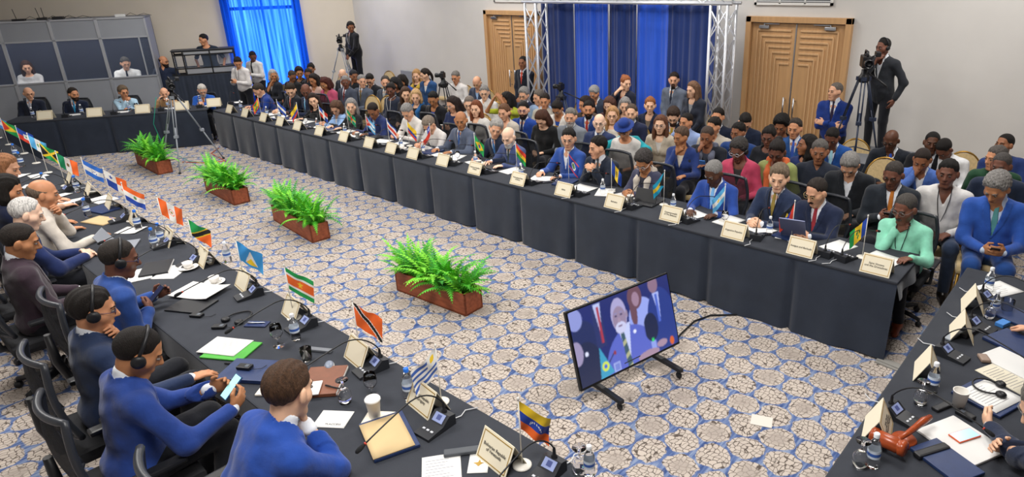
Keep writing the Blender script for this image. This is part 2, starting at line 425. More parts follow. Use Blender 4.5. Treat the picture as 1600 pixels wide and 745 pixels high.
    if hair != 'bald':
        g = SDF(); inf = {'buzz': .006, 'short': .012, 'fringe': .008, 'thin': .008, 'curly': .024, 'afro': .04, 'full': .019}.get(hair, .014)
        hel(g, (0, -.014-.2*inf, .034+.25*inf), (.073+inf*.8, .092+inf*.9, .083+inf), k=.01)
        lowf = hair in ('long', 'bob', 'bun', 'pony', 'full', 'curly', 'afro')
        rec = {'thin': .03, 'recede': .022, 'buzz': .006}.get(hair, 0)
        yk = [-.13, -.07, -.03, .0, .022, .036, .052, .075, .13]; zk = [-.095, -.09, -.045 if lowf else -.035, -.012 if lowf else .02, -.005 if lowf else .022, .022 if lowf else .03, .06+rec, .069+rec, .07+rec]
        nz = .006 if hair in ('curly', 'afro') else (.002 if hair != 'buzz' else 0)
        ph = random.random()*9
        def cl(Fd, X, Y, Z):
            x, y, zz = toh(X, Y, Z)
            y = y+0*x+0*zz
            hl = np.interp(y-.35*np.maximum(np.abs(x)-.045, 0)*(y > .03), yk, zk)
            if rec > .01: hl = hl+.5*rec*np.clip((np.abs(x)-.02)/.03, 0, 1)*(y > .02)
            pl = (hl-zz)*.75*K
            if hair == 'fringe': pl = np.maximum(pl, np.maximum(zz-.035-.25*np.maximum(-y, 0), y-.03)*K)
            if nz: Fd = Fd+nz*np.sin(x*150+ph)*np.sin(y*140+ph*2)*np.sin(zz*150+ph*3) if hair in ('curly', 'afro') else Fd+nz*np.sin(x*210+y*60+ph)
            Fd = Fd+(.95*inf)*np.clip(1+pl/.05, 0, 1)**1.6*K
            return np.maximum(Fd, pl)
        if hair in ('long', 'bob', 'pony', 'bun', 'part'):
            g.clip.append(lambda Fd, X, Y, Z: Fd)
        hb = SDF(); hb.p = []
        if hair in ('long', 'bob'):
            ln = -.2 if hair == 'long' else -.11
            # cap first, then falling locks unioned in a second field so that the hairline does not cut them
            def locks(Fd, X, Y, Z, ln=ln):
                Fd = cl(Fd, X, Y, Z)
                x, y, zz = toh(X, Y, Z)
                def cap(a, bb, ra, rb):
                    a, bb = V3(a), V3(bb); ab = bb-a; t = np.clip(((x-a[0])*ab[0]+(y-a[1])*ab[1]+(zz-a[2])*ab[2])/(ab@ab), 0, 1)
                    return np.sqrt((x-a[0]-t*ab[0])**2+((y-a[1]-t*ab[1])*.75)**2+(zz-a[2]-t*ab[2])**2)-(ra+(rb-ra)*t)
                D = cap((0, -.06, .0), (0, -.075, ln), .078, .07)
                for q in (-1, 1):
                    D = np.minimum(D, cap((q*.068, -.015, .045), (q*.085, .0 if hair == 'long' else .012, ln*.55), .024, .03)); D = np.minimum(D, cap((q*.085, 0 if hair == 'long' else .012, ln*.55), (q*.08, .02, ln*(1 if hair == 'long' else .9)), .03, .022))
                D = D+.003*np.sin(x*230+ph)*np.cos(y*60)
                hh = np.maximum(.02-np.abs(Fd-D), 0)/.02
                return np.minimum(Fd, D*K)-hh*hh*.005
            g.clip.append(locks)
            lo = hcen-.33; hi = hcen+.2
            v, q = nets(*((lambda r: (r[0], r[1]))(g.field(h, 0, lo, hi))), h); me = mesh_np('hair', v, q)
        else:
            if hair == 'bun':
                g.clip.append(lambda Fd, X, Y, Z: (lambda x, y, zz: np.minimum(cl(Fd, X, Y, Z), np.sqrt(x*x+(y+.095)**2+(zz-.085)**2)-.04))(*toh(X, Y, Z)))
            elif hair == 'pony':
                def pony(Fd, X, Y, Z):
                    x, y, zz = toh(X, Y, Z); t = np.clip((-zz+.03)/.2, 0, 1)
                    return np.minimum(cl(Fd, X, Y, Z), np.sqrt(x*x+(y+.10+.03*np.sin(t*3))**2+(zz-.03+t*.2)**2)-.034+.012*t)
                g.clip.append(pony)
            else: g.clip.append(cl)
            me = mesh_np('hair', *(lambda r: nets(r[0], r[1], h*.8))(g.field(h*.8, 0, hcen-.24, hcen+.2)))
        link('hair', me, root, hairm(hc))
    if beard:
        g = SDF(); kind, bc = beard; i = .008
        if kind == 'moustache':
            hrc(g, (-.024, .083, -.056), (0, .098, -.048), .005, .009, k=.01); hrc(g, (.024, .083, -.056), (0, .098, -.048), .005, .009, k=.01)
        else:
            hel(g, (0, .022, -.04), (.056+i, .066+i, .072+i), k=.03); hrc(g, (-.016, .062, -.1), (.016, .062, -.1), .02+i*1.2, k=.03); hrc(g, (-.018, .078, -.052), (.018, .078, -.052), .014+i*.4, k=.014)
            def bcl(Fd, X, Y, Z):
                x, y, zz = toh(X, Y, Z)
                side = np.maximum(zz+.048-.9*np.maximum(.05-y, 0), -y-.01) if kind == 'full' else np.maximum(zz+.046, np.abs(x)-.03)
                lip = -(np.maximum(np.abs(x)-.02, np.abs(zz+.067)-.0055))
                return np.maximum(np.maximum(Fd, side), np.where(y > .06, lip, -1))
            g.clip.append(bcl)
        link('beard' if kind != 'moustache' else 'moustache', mesh_np('beard', *(lambda r: nets(r[0], r[1], min(h, .006)))(g.field(min(h, .006), 0, hcen-.18, hcen+.18))), root, hairm(bc))
    if gl: 
        o = face('glasses', GLASSES, plain(gl, .3), (0, .092, .003)); o.parent = root
    if hs:
        o = face('headset', HEADSET, BLACKP, (0, 0, 0)); o.parent = root
    # ------ clothes
    tf = fat*.03
    def torso(g, i, full=True):
        g.el(L(0, .0, .29), ((.160 if fem else .172)+i+tf*.4, .103+i+tf*.5, .19+i), TM, k=.05)
        g.el(L(0, .015+tf*.5, .12), ((.132 if fem else .155)+i+tf, .108+i+tf*1.3, .17), TM, k=.06)
        g.rc(L(-sw*.78, -.005, .392), L(sw*.78, -.005, .392), .052+i, k=.05)
        g.el(L(0, -.012, .44), (.1, .055+i*.5, .045), TM, k=.05)
        if fem:
            for x in (-1, 1): g.el(L(x*.07, .075, .26), (.062+i, .05+i, .062), TM, k=.05)
        if full: g.el(L(0, -.005, -.01), ((.172)+i+tf*.6, .128+i+tf*.6, .12+(.09 if stand and top in ('suit', 'blazer') else 0)), TM, k=.06)
    def tl(X, Y, Z):
        a, c_, d = X-nb[0], Y-nb[1], Z-nb[2]
        return [TM[0, i]*a+TM[1, i]*c_+TM[2, i]*d for i in range(3)]
    jk = top in ('suit', 'blazer')
    i = .016 if jk else .011
    g = SDF(); torso(g, i)
    bare = top in ('tee', 'dress')
    if jk: g.rc(nb-U*.04, nb+U*.012, .082, .074, k=.02)
    for sd, S, E, T, hd, nn, up in arms:
        a0, a1, a2 = (.055, .047, .036) if fem else (.061, .053, .041)
        if not jk: a0, a1, a2 = a0-.004, a1-.004, a2-.003
        if bare: g.rc(S, S+(E-S)*.8, a0, a1, k=.04)
        else:
            g.rc(S, E, a0, a1, k=.045); g.rc(E, T-nrm(T-E)*.012, a1*.97, a2, k=.02)
            # gathered folds inside the elbow
            g.el(E*.9+S*.1+nrm((S+T)/2-E)*.012, (.05, .05, .05), k=.04)
    D, W = (.30, .062) if top == 'suit' else ((.27, .075) if top == 'blazer' else ((.07, .035) if top == 'shirt' else ((.15, .06) if top == 'vneck' else (.05, .085))))
    if top in ('shirt', 'polo'): g.rc(nb-U*.03, nb+U*.03+Fw*.004, .066, .061, k=.02)
    def vcut(Fd, X, Y, Z):
        u, ww, v = tl(X, Y, Z)
        if top in ('tee', 'dress', 'round'): sd_ = np.sqrt(u*u*.7+(ww-.045)**2+(v-.005)**2)-.078
        else: sd_ = np.maximum(np.maximum(np.abs(u)-W*np.minimum((v+D)/D, 1.15), -ww-.0), -v-D)
        Fd = np.maximum(Fd, -sd_)
        if jk:                                   # neck opening and lapels
            Fd = np.maximum(Fd, -(np.maximum(np.sqrt(u*u+(ww-.008)**2)-.067, -v-.05)))
            vv = np.clip((v+D)/D, 0, 1); lap = (np.abs(u) > W*vv-.004) & (np.abs(u) < W*vv+.05*np.sin(np.clip(vv*1.15, 0, 1)*PI*.62)) & (ww > 0) & (v > -D) & (v < .0)
            Fd = np.where(lap, Fd-.006, Fd)
            Fd = np.where((np.abs(u) < .003) & (ww > 0) & (v < -D), Fd+.005, Fd)
        # soft cloth folds
        return Fd+.0032*np.sin(v*31+u*24+ww*9)*np.sin(u*29-v*13+1.3)+.0014*np.sin(v*58-u*37+ww*22)*np.sin(ww*23+u*11)
    g.clip.append(vcut)
    tm = cloth(col) if isinstance(col, str) else col
    link({'suit': 'jacket', 'blazer': 'jacket', 'shirt': 'shirt', 'polo': 'shirt', 'dress': 'dress'}.get(top, 'top'), g.mesh('jacket', h*1.1), root, tm)
    if jk:
        g = SDF(); torso(g, 0 if not fem else -.002, False); inner_round = top == 'blazer'
        if not inner_round: g.rc(nb-U*.025, nb+U*.04+Fw*.006, .066, .059, k=.02)
        def bib(Fd, X, Y, Z):
            u, ww, v = tl(X, Y, Z)
            Fd = np.maximum(Fd, np.minimum(np.maximum(-ww-.01, -v-D-.07), -v-(.03 if not inner_round else -.3)))
            nd, nw = (.022, .016) if tie else (.10, .04)
            if inner_round: return np.maximum(Fd, -(np.sqrt(u*u*.7+(ww-.05)**2+(v+.0)**2)-.085))
            return np.maximum(Fd, -np.maximum(np.maximum(np.abs(u)-nw*np.minimum((v-.03+nd+.03)/(nd+.03), 1.6), -ww), -v-nd))
        g.clip.append(bib)
        link('shirt', g.mesh('shirt', h), root, cloth(shirt) if isinstance(shirt, str) else shirt)
    if top == 'suit' and h < .0085:
        for sd, S, E, T, hd, nn, up in arms:
            g = SDF(); fd = nrm(T-E); g.rc(T-fd*.022, T+fd*.006, .0345, .0325, k=.01); link('shirt_cuff', g.mesh('shirt_cuff', h), root, cloth(shirt))
    if tie:
        g = SDF(); torso(g, .008 if jk else .02, False); g.el(L(0, .066, .478), (.019, .013, .017), TM, k=.015)
        def tcl(Fd, X, Y, Z):
            u, ww, v = tl(X, Y, Z)
            return np.maximum(Fd, np.maximum(np.maximum(np.abs(u)-(.016+.05*np.maximum(-v-.02, 0)), -ww), np.maximum(v-.025, -v-.38)))
        g.clip.append(tcl)
        link('tie', g.mesh('tie', min(h, .009), lo=L(0, .06, .25)-.26, hi=L(0, .06, .25)+.26), root, cloth(tie) if isinstance(tie, str) else tie)
    if lany:
        mb = MB()
        def lp(u, v):  # lies on the chest
            e = (v+.18)/.2; return L(u, .012+.015+.103*math.sqrt(max(.05, 1-min(1, e*e)*.75))*math.sqrt(max(.2, 1-(u/.19)**2))+(.014 if v < -.1 else 0)+.004*fat*4, .47+v)
        pts = [lp(.052, .0), lp(.05, -.08), lp(.03, -.2), lp(.0, -.32)]; pts2 = [lp(-.052, .0), lp(-.05, -.08), lp(-.03, -.2), lp(0, -.32)]
        mb.tube([L(.05, -.045, .50)]+pts+pts2[::-1][1:]+[L(-.05, -.045, .50)], .004, 5)
        o = mb.obj('lanyard', plain(lany, .6), root)
        o2 = link('badge', BADGE, o, plain('#dfe3ea', .3), lp(0, -.355), (0, 0, 0)); o2.rotation_euler = Matrix(TM.tolist()).to_euler()
    if scarf:
        g = SDF(); sm = scarf
        for x in (-1, 1): g.rc(L(x*.09, -.03, .47), L(x*.08, .125, .36), .036, .036, k=.03); g.rc(L(x*.08, .125, .36), L(x*.07, .155+tf*1.5, .1), .036, .03, k=.03)
        g.rc(L(-.085, -.03, .46), L(0, -.075, .47), .036, k=.03); g.rc(L(.085, -.03, .46), L(0, -.075, .47), .036, k=.03)
        link('scarf', g.mesh('scarf', h), root, cloth(sm) if isinstance(sm, str) else sm)
    # ------ legs
    g = SDF(); g.el(L(0, -.005, -.03), (.168+tf*.5, .13+tf*.4, .12), k=.04)
    feet = []
    for sd in (-1, 1):
        hip = pel+V3(sd*.095, 0, -.02 if not stand else -.05)
        if stand: kn = V3(sd*.105, .015, .50); an = V3(sd*.115, -.02, .09)
        else: kn = V3(sd*.12, .41, .565); an = V3(sd*.13, .30, .10)
        g.rc(hip, kn, .09 if not fem else .085, .066, k=.05); g.rc(kn, an, .066, .05, k=.03); feet.append((sd, an))
    link('trousers', g.mesh('trousers', max(h, .012)*1.3), root, cloth(legs))
    for sd, an in feet:
        o = link('shoe', SHOE[sd], root, None, V3(an[0], an[1], 0)); shm = plain(shoes or '#17130f', .3)
        if not len(SHOE[sd].materials): SHOE[sd].materials.append(shm)
        o.material_slots[0].link = 'OBJECT'; o.material_slots[0].material = shm
    P = dict(root=root, hc=hcen, H=H, L=L, arms=arms, s=s, rz=rz, lx=lx, ly=ly, body=body, desc=desc, Mh4=Mh4, face=face, TM=TM, nb=nb, z0=z0)
    PEOPLE.append(P)
    return P
def w_of(P, q):
    """a point of a person's own frame in the room"""
    c, s_ = math.cos(P['rz']), math.sin(P['rz']); q = V3(q)*P['s']
    return V3(c*q[0]-s_*q[1]+P['lx'], s_*q[0]+c*q[1]+P['ly'], q[2]+P['z0'])
# ---------------------------------------------------------------- setting
SC.view_settings.view_transform = 'Standard'; SC.view_settings.look = 'None'; SC.view_settings.gamma = 1; SC.view_settings.use_curve_mapping = False
SC.view_settings.exposure = .12; LAMP = 95; TVE = 1.0
def struct(name, o): o.name = name; o['kind'] = 'structure'; return o
def carpet():
    m = bpy.data.materials.new('patterned_carpet'); m.use_nodes = True; N = m.node_tree.nodes; L = m.node_tree.links; b = N['Principled BSDF']
    b.inputs['Roughness'].default_value = .95; b.inputs['Specular IOR Level'].default_value = .1
    tc = N.new('ShaderNodeTexCoord'); P0 = tc.outputs['Object']
    def M(op, a, b_=None, c=None):
        n = N.new('ShaderNodeMath'); n.operation = op
        for i, q in enumerate((a, b_, c)):
            if q is None: continue
            if isinstance(q, (int, float)): n.inputs[i].default_value = q
            else: L.new(q, n.inputs[i])
        return n.outputs[0]
    def VM(op, a, b_=None):
        n = N.new('ShaderNodeVectorMath'); n.operation = op
        for i, q in enumerate((a, b_)):
            if q is None: continue
            if isinstance(q, tuple): n.inputs[i].default_value = q
            else: L.new(q, n.inputs[i])
        return n.outputs['Value'] if op in ('LENGTH', 'DISTANCE') else n.outputs['Vector']
    nz = N.new('ShaderNodeTexNoise'); nz.inputs['Scale'].default_value = 8; nz.inputs['Detail'].default_value = 3; L.new(P0, nz.inputs['Vector'])
    wob = VM('MULTIPLY', VM('SUBTRACT', nz.outputs['Color'], (.5, .5, .5)), (.10, .10, 0))
    p = VM('ADD', P0, wob)
    S = .27
    def latt(off):
        q = VM('DIVIDE', VM('ADD', p, off), (S, S*1.732, 1)); q = VM('FRACTION', q); q = VM('SUBTRACT', q, (.5, .5, 0)); q = VM('MULTIPLY', q, (S, S*1.732, 0)); return VM('LENGTH', q)
    d1, d2 = latt((0, 0, 0)), latt((S*.5, S*.866, 0)); d = M('MINIMUM', d1, d2)
    mask = N.new('ShaderNodeMapRange'); mask.interpolation_type = 'SMOOTHSTEP'; L.new(d, mask.inputs['Value']); mask.inputs['From Min'].default_value = .132; mask.inputs['From Max'].default_value = .121
    # every third medallion is a smooth taupe one
    S3 = S*1.732
    def latt3(off):
        q = VM('DIVIDE', VM('ADD', p, off), (S3*1.732, S3, 1)); q = VM('FRACTION', q); q = VM('SUBTRACT', q, (.5, .5, 0)); q = VM('MULTIPLY', q, (S3*1.732, S3, 0)); return VM('LENGTH', q)
    o0 = (S3*1.732*.5-S*.5, S3*.5-S*.866, 0)
    e = M('MINIMUM', latt3((o0[0], o0[1], 0)), latt3((o0[0]+S3*.866, o0[1]+S3*.5, 0)))
    taupe = N.new('ShaderNodeMapRange'); L.new(e, taupe.inputs['Value']); taupe.inputs['From Min'].default_value = .105; taupe.inputs['From Max'].default_value = .05; taupe.inputs['To Max'].default_value = .7; taupe = taupe.outputs['Result']
    v = N.new('ShaderNodeTexVoronoi'); v.feature = 'DISTANCE_TO_EDGE'; pc = VM('MULTIPLY', p, (1.15, .9, 1)); v.inputs['Scale'].default_value = 25; v.inputs['Randomness'].default_value = .5; L.new(pc, v.inputs['Vector'])
    vc = N.new('ShaderNodeTexVoronoi'); vc.inputs['Scale'].default_value = 25; vc.inputs['Randomness'].default_value = .5; L.new(pc, vc.inputs['Vector'])
    crack = N.new('ShaderNodeMapRange'); crack.interpolation_type = 'SMOOTHSTEP'; L.new(v.outputs['Distance'], crack.inputs['Value']); crack.inputs['From Min'].default_value = .02; crack.inputs['From Max'].default_value = .10
    def mix(f, a, b_):
        n = N.new('ShaderNodeMix'); n.data_type = 'RGBA'
        if isinstance(f, (int, float)): n.inputs[0].default_value = f
        else: L.new(f, n.inputs[0])
        for i, q in ((6, a), (7, b_)):
            if isinstance(q, str): n.inputs[i].default_value = (*lin(q), 1)
            else: L.new(q, n.inputs[i])
        return n.outputs[2]
    n2 = N.new('ShaderNodeTexNoise'); n2.inputs['Scale'].default_value = 2.5; n2.inputs['Detail'].default_value = 6; L.new(VM('MULTIPLY', P0, (14, 1.6, 1)), n2.inputs['Vector'])
    n3 = N.new('ShaderNodeTexNoise'); n3.inputs['Scale'].default_value = 30; n3.inputs['Detail'].default_value = 3; L.new(P0, n3.inputs['Vector'])
    rr = N.new('ShaderNodeValToRGB'); L.new(n2.outputs['Fac'], rr.inputs['Fac']); E = rr.color_ramp.elements
    E[0].position = .36; E[0].color = (*lin(CARPET[0]), 1); E[1].position = .62; E[1].color = (*lin(CARPET[2]), 1); x = E.new(.5); x.color = (*lin(CARPET[1]), 1)
    peb = mix(vc.outputs['Color'], CARPET[3], CARPET[4])
    peb = mix(.45, peb, CARPET[4])
    peb = mix(crack.outputs['Result'], CARPET[5], peb)
    tp = mix(n3.outputs['Fac'], CARPET[6], CARPET[7])
    cc = mix(taupe, peb, tp)
    col = mix(mask.outputs['Result'], rr.outputs['Color'], cc)
    L.new(col, b.inputs['Base Color'])
    bp = N.new('ShaderNodeBump'); bp.inputs['Strength'].default_value = .25; bp.inputs['Distance'].default_value = .004
    n4 = N.new('ShaderNodeTexNoise'); n4.inputs['Scale'].default_value = 260; L.new(P0, n4.inputs['Vector']); L.new(n4.outputs['Fac'], bp.inputs['Height']); L.new(bp.outputs['Normal'], b.inputs['Normal'])
    return m
CARPET = ['#3c4f7d', '#5c6f9b', '#8492ad', '#aba098', '#c4b9ae', '#574e48', '#948a82', '#aaa098']
YW = 10.4; XC = -16.7; CE = 4.6; XR = 3.6; YF = -3.0
ta = R(65); TW = V3(math.cos(ta), math.sin(ta), 0); NW = V3(-math.sin(ta), math.cos(ta), 0)   # along / out of the slanted left wall
WALLM = mat('painted_wall', '#cbc8c4', .8, var=.025, scale=2, bump=.05, bscale=150)
struct('floor', MB().box((-8, 4, -.05), (40, 26, .1)).obj('floor', carpet()))
struct('wall_back', MB().box(((XC+XR)/2-.3, YW+.1, CE/2), (XR-XC+1.6, .2, CE)).obj('wall_back', WALLM))
wl = MB()      # slanted left wall, with the window opening
P0L = V3(XC, YW, 0); MW = Matrix.Translation(Vector(P0L)) @ Matrix.Rotation(ta, 4, 'Z')     # local x along the wall towards the corner (0), y out of the room
WX0, WX1, WZ0, WZ1 = -3.05, -1.45, .5, 3.1
LW = 16.5
wl.box(((WX1+.05)/2, .1, CE/2), (-WX1+.05, .2, CE)); wl.box(((WX0-LW)/2, .1, CE/2), (LW+WX0, .2, CE))
wl.box(((WX0+WX1)/2, .1, WZ0/2), (WX1-WX0, .2, WZ0)); wl.box(((WX0+WX1)/2, .1, (CE+WZ1)/2), (WX1-WX0, .2, CE-WZ1))
o = wl.obj('wall_left', mat('warm_painted_wall', '#d3cabb', .8, var=.025, scale=2, bump=.05, bscale=150)); o.matrix_world = MW; struct('wall_left', o)
struct('wall_right', MB().box((XR+.1, (YW+YF)/2, CE/2), (.2, YW-YF, CE)).obj('wall_right', WALLM))
struct('wall_front', MB().box((-10, YF-.1, CE/2), (28, .2, CE)).obj('wall_front', WALLM))
struct('ceiling', MB().box((-9, 4, CE+.05), (34, 17, .1)).obj('ceiling', mat('ceiling_paint', '#dedbd6', .9, var=.02)))
# the bright window behind the blue curtain
w = MB(); w.box(((WX0+WX1)/2, .17, (WZ0+WZ1)/2), (WX1-WX0+.1, .02, WZ1-WZ0+.1)); o = w.obj('window_1', mat('daylight_pane', '#dfeaff', .3, emit='#cfe0ff', es=4.5)); o.matrix_world = MW; struct('window_1', o)
w = MB()
for x in (WX0+.03, (WX0+WX1)/2, WX1-.03): w.box((x, .12, (WZ0+WZ1)/2), (.06, .05, WZ1-WZ0))
for z in (WZ0+.03, 2.62, WZ1-.03): w.box(((WX0+WX1)/2, .12, z), (WX1-WX0, .05, .08))
of = w.obj('window_frame', plain('#3c4660', .5), o)
def folds(n, seed):
    r = random.Random(seed); ks = [(r.uniform(.6, 1.2)*n*(.5+i*.55), r.uniform(0, 6), r.uniform(.4, 1)/(1+i*.5)) for i in range(5)]
    s = sum(k[2] for k in ks)
    return lambda u: sum(a*math.sin(2*PI*f*u+p) for f, p, a in ks)/s
def sheer():
    m = bpy.data.materials.new('sheer_blue_fabric'); m.use_nodes = True; N = m.node_tree.nodes; L = m.node_tree.links; out = N['Material Output']; N.remove(N['Principled BSDF'])
    d = N.new('ShaderNodeBsdfDiffuse'); d.inputs['Color'].default_value = (*lin('#1552c4'), 1)
    t = N.new('ShaderNodeBsdfTranslucent'); t.inputs['Color'].default_value = (*lin('#1c62dd'), 1)
    tr = N.new('ShaderNodeBsdfTransparent'); tr.inputs['Color'].default_value = (*lin('#4b8cff'), 1)
    a = N.new('ShaderNodeMixShader'); a.inputs[0].default_value = .5; L.new(d.outputs[0], a.inputs[1]); L.new(t.outputs[0], a.inputs[2])
    tc = N.new('ShaderNodeTexCoord'); n = N.new('ShaderNodeTexNoise'); mp = N.new('ShaderNodeMapping'); mp.inputs['Scale'].default_value = (9, 9, .25); n.inputs['Scale'].default_value = 2
    L.new(tc.outputs['Object'], mp.inputs['Vector']); L.new(mp.outputs['Vector'], n.inputs['Vector'])
    r = N.new('ShaderNodeMapRange'); r.inputs['From Min'].default_value = .42; r.inputs['From Max'].default_value = .68; r.inputs['To Min'].default_value = .06; r.inputs['To Max'].default_value = .72; L.new(n.outputs['Fac'], r.inputs['Value'])
    b = N.new('ShaderNodeMixShader'); L.new(r.outputs[0], b.inputs[0]); L.new(a.outputs[0], b.inputs[1]); L.new(tr.outputs[0], b.inputs[2]); L.new(b.outputs[0], out.inputs['Surface'])
    return m
SH = sheer()
for i, (xa, xb) in enumerate(((-3.2, -2.28), (-2.28, -1.33))):
    f = folds(5, 3+i)
    b = MB().grid(lambda u, v, f=f, xa=xa, xb=xb: (xa+(xb-xa)*u, -.12+.035*f(u)*(.6+.5*v), .12+3.1*(1-v)), 90, 10)
    o = b.obj('curtain', SH); o.matrix_world = MW
    tag(o, ['sheer blue window curtain panel on the side nearer the grey booths', 'sheer blue window curtain panel on the side nearer the room corner'][i], 'curtain', 'blue curtains over the bright window')
# ---------------------------------------------------------------- doors, vents in the back wall
WOOD = mat('oak_veneer', '#bd9467', .45, var=.09, scale=3, stretch=(8, 8, .5), bump=.05, bscale=20)
WOODL = mat('oak_veneer_slat', '#c8a074', .45, var=.09, scale=3, stretch=(8, 8, .5), bump=.05, bscale=20)
def door(n, x0, xg, x1):
    root = bpy.data.objects.new('door_%d' % n, None); C.objects.link(root); root['kind'] = 'structure'; root.location = (xg, YW, 0)
    zt = 2.46
    fr = MB()
    for x in (x0-xg, x1-xg): fr.box((x, -.03, 1.28), (.09, .12, 2.56), bev=.006)
    fr.box(((x0+x1)/2-xg, -.03, 2.515), (x1-x0+.09, .12, .09), bev=.006)
    fr.obj('door_frame', WOOD, root)
    for s, xe in ((-1, x0-xg+.05), (1, x1-xg-.05)):
        W = abs(xe)-.012
        lf = MB(); lf.box((s*(.012+W/2), .0, zt/2), (W, .05, zt-.01)); o = lf.obj('door_leaf', WOOD, root)
        rb = MB(); a = W*.12; ins = .11
        for k in range(7):
            xo = s*(W-a-k*.066); z = zt-ins-k*.085; xi = s*(.012+a*.7)
            if abs(xo) <= abs(xi)+.02: break
            rb.box(((xo+xi)/2, -.03, z), (abs(xo-xi), .024, .032), bev=.006)
            rb.box((xo-s*0, -.03, (z+.12)/2), (.026, .024, z-.12), bev=.006)
        rb.obj('slat', WOODL, o)
        h = MB(); hx = s*.085; h.tube([(hx, -.09, .95), (hx, -.09, 1.32)], .013, 10); 
        for z in (1.0, 1.27): h.tube([(hx, -.09, z), (hx, -.01, z)], .008, 6)
        h.obj('handle', STEEL, o)
        c = MB(); c.box((s*W*.72, -.05, zt-.06), (.17, .05, .05), bev=.006); c.box((s*W*.55, -.06, zt-.01), (.26, .018, .012)); c.tube([(s*W*.72, -.05, zt-.05), (s*W*.72, -.06, zt-.012)], .01, 6)
        c.obj('door_closer', STEEL, o)
    lk = MB(); lk.box((0, -.022, zt/2), (.02, .02, zt-.02)); lk.obj('edge_strip', STEEL, root)
    return root
door(1, -11.38, -10.6, -9.82); door(2, -5.07, -4.28, -3.47)
for i, (x0, x1) in enumerate(((-11.1, -9.85), (-5.0, -3.78))):
    b = MB(); z0, z1 = 2.75, 3.15
    t = thing('air_vent', ['white slatted air vent above the wooden door behind the metal truss', 'white slatted air vent above the wide wooden double door'][i], 'vent', ((x0+x1)/2, YW, z0), group='wall air vents')
    w_ = x1-x0; f = MB()
    for x in (-w_/2, w_/2): f.box((x, -.015, .2), (.04, .03, .44))
    for z in (0, .4): f.box((0, -.015, z), (w_+.04, .03, .04))
    for x in (-w_/6, w_/6): f.box((x, -.015, .2), (.025, .03, .4))
    f.obj('frame', plain('#d9d7d3', .5), t)
    for k in range(8):
        s_ = MB(); s_.box((0, 0, 0), (w_, .05, .006)); s_.obj('slat', plain('#b5b6b8', .5), t, (0, -.012, .045+k*.045), (R(35), 0, 0))
    MB().box((0, -.004, .2), (w_, .006, .4)).obj('duct_back', plain('#3d4148', .8), t)
# ---------------------------------------------------------------- stage drape and truss
DY = 9.62; DD = 9.86
NAVY, ROYAL = mat('navy_drape', '#1a3576', .85, var=.15, scale=6, stretch=(6, 6, .3), sheen=.3), mat('royal_blue_drape', '#2058d4', .8, var=.12, scale=6, stretch=(6, 6, .3), sheen=.3)
dx = [atY(q, 30, DD)[0] for q in (846, 897, 951, 996, 1046, 1120)]
for i in range(5):
    x0, x1 = dx[i], dx[i+1]; f = folds(max(3, (x1-x0)*4.2), 20+i)
    b = MB().grid(lambda u, v: (x0+(x1-x0)*u, DD+.075*f(u)*(.55+.45*v)+.02*math.sin(9*u+i), .02+2.72*(1-v)), 80, 12)
    o = b.obj('stage_drape', ROYAL if i % 2 else NAVY)
    tag(o, ['dark navy drape panel beside the truss post and wooden door', 'bright royal blue drape panel behind the grey-haired man in a dark suit', 'dark navy drape panel in the middle, behind the woman holding her ear', 'bright royal blue drape panel just beside the standing man in grey', 'dark navy drape panel behind the standing man and woman'][i], 'drape', 'drapes hung on the truss')
def truss(name, label, a, b, w=.29, n=None, up=(0, 1, 0)):
    a, b = V3(a), V3(b); L_ = np.linalg.norm(b-a); d = (b-a)/L_; e1 = nrm(V3(up)); e2 = np.cross(d, e1)
    t = thing(name, label, 'truss', a, group='stage truss'); STEEL = mat('truss_aluminium', '#cfd2d8', .4, metal=.55)
    n = n or max(2, int(L_/.42)); h = w/2
    cs = [e1*h*i+e2*h*j for i, j in ((1, 1), (1, -1), (-1, -1), (-1, 1))]
    for c in cs: MB().tube([c, c+d*L_], .024, 8).obj('chord', STEEL, t)
    for k in range(4):
        c0, c1 = cs[k], cs[(k+1) % 4]; m = MB(); p = [(c0 if i % 2 == 0 else c1)+d*L_*(.02+.96*i/n) for i in range(n+1)]
        m.tube(p, .011, 6); p2 = [(c1 if i % 2 == 0 else c0)+d*L_*(.02+.96*i/n) for i in range(n+1)]
        m.tube(p2, .011, 6); m.obj('brace', STEEL, t)
    return t
xa, xb = (atY(826, 60, DY)[0]+atY(852, 60, DY)[0])/2, (atY(1113, 30, DY)[0]+atY(1147, 30, DY)[0])/2
truss('truss_post', 'silver truss upright in front of the wooden door behind the guard with a red tie', (xa, DY, .0), (xa, DY, 2.76))
truss('truss_post', 'silver truss upright at the drape end nearest the wide double door', (xb, DY, .0), (xb, DY, 2.76))
truss('truss_beam', 'silver horizontal truss beam spanning the top of the blue drapes', (xa-.22, DY, 2.93), (xb+.22, DY, 2.93))
# ---------------------------------------------------------------- lights
for x in (-15, -10.5, -6, -1.5):
    for y in (1.2, 5, 8.6):
        if x < -14 and y < 2: continue
        f = MB(); 
        t = bpy.data.objects.new('ceiling_lamp', None); C.objects.link(t); t.location = (x, y, CE); tag(t, 'square ceiling light panel above the hall', 'lamp', 'ceiling light panels')
        MB().box((0, 0, -.03), (1.5, 1.5, .05), bev=.01).obj('housing', plain('#e8e8e6', .5), t)
        l = bpy.data.lights.new('panel_light', 'AREA'); l.shape = 'SQUARE'; l.size = 1.4; l.energy = LAMP*(1.45 if y < 2 else .9); l.color = (1, .97, .93); l.spread = R(170)
        lo = bpy.data.objects.new('panel_light', l); C.objects.link(lo); lo.parent = t; lo.location = (0, 0, -.07)
wd = bpy.data.worlds.new('world'); SC.world = wd; wd.use_nodes = True; wd.node_tree.nodes['Background'].inputs[0].default_value = (.9, .95, 1, 1); wd.node_tree.nodes['Background'].inputs[1].default_value = .4
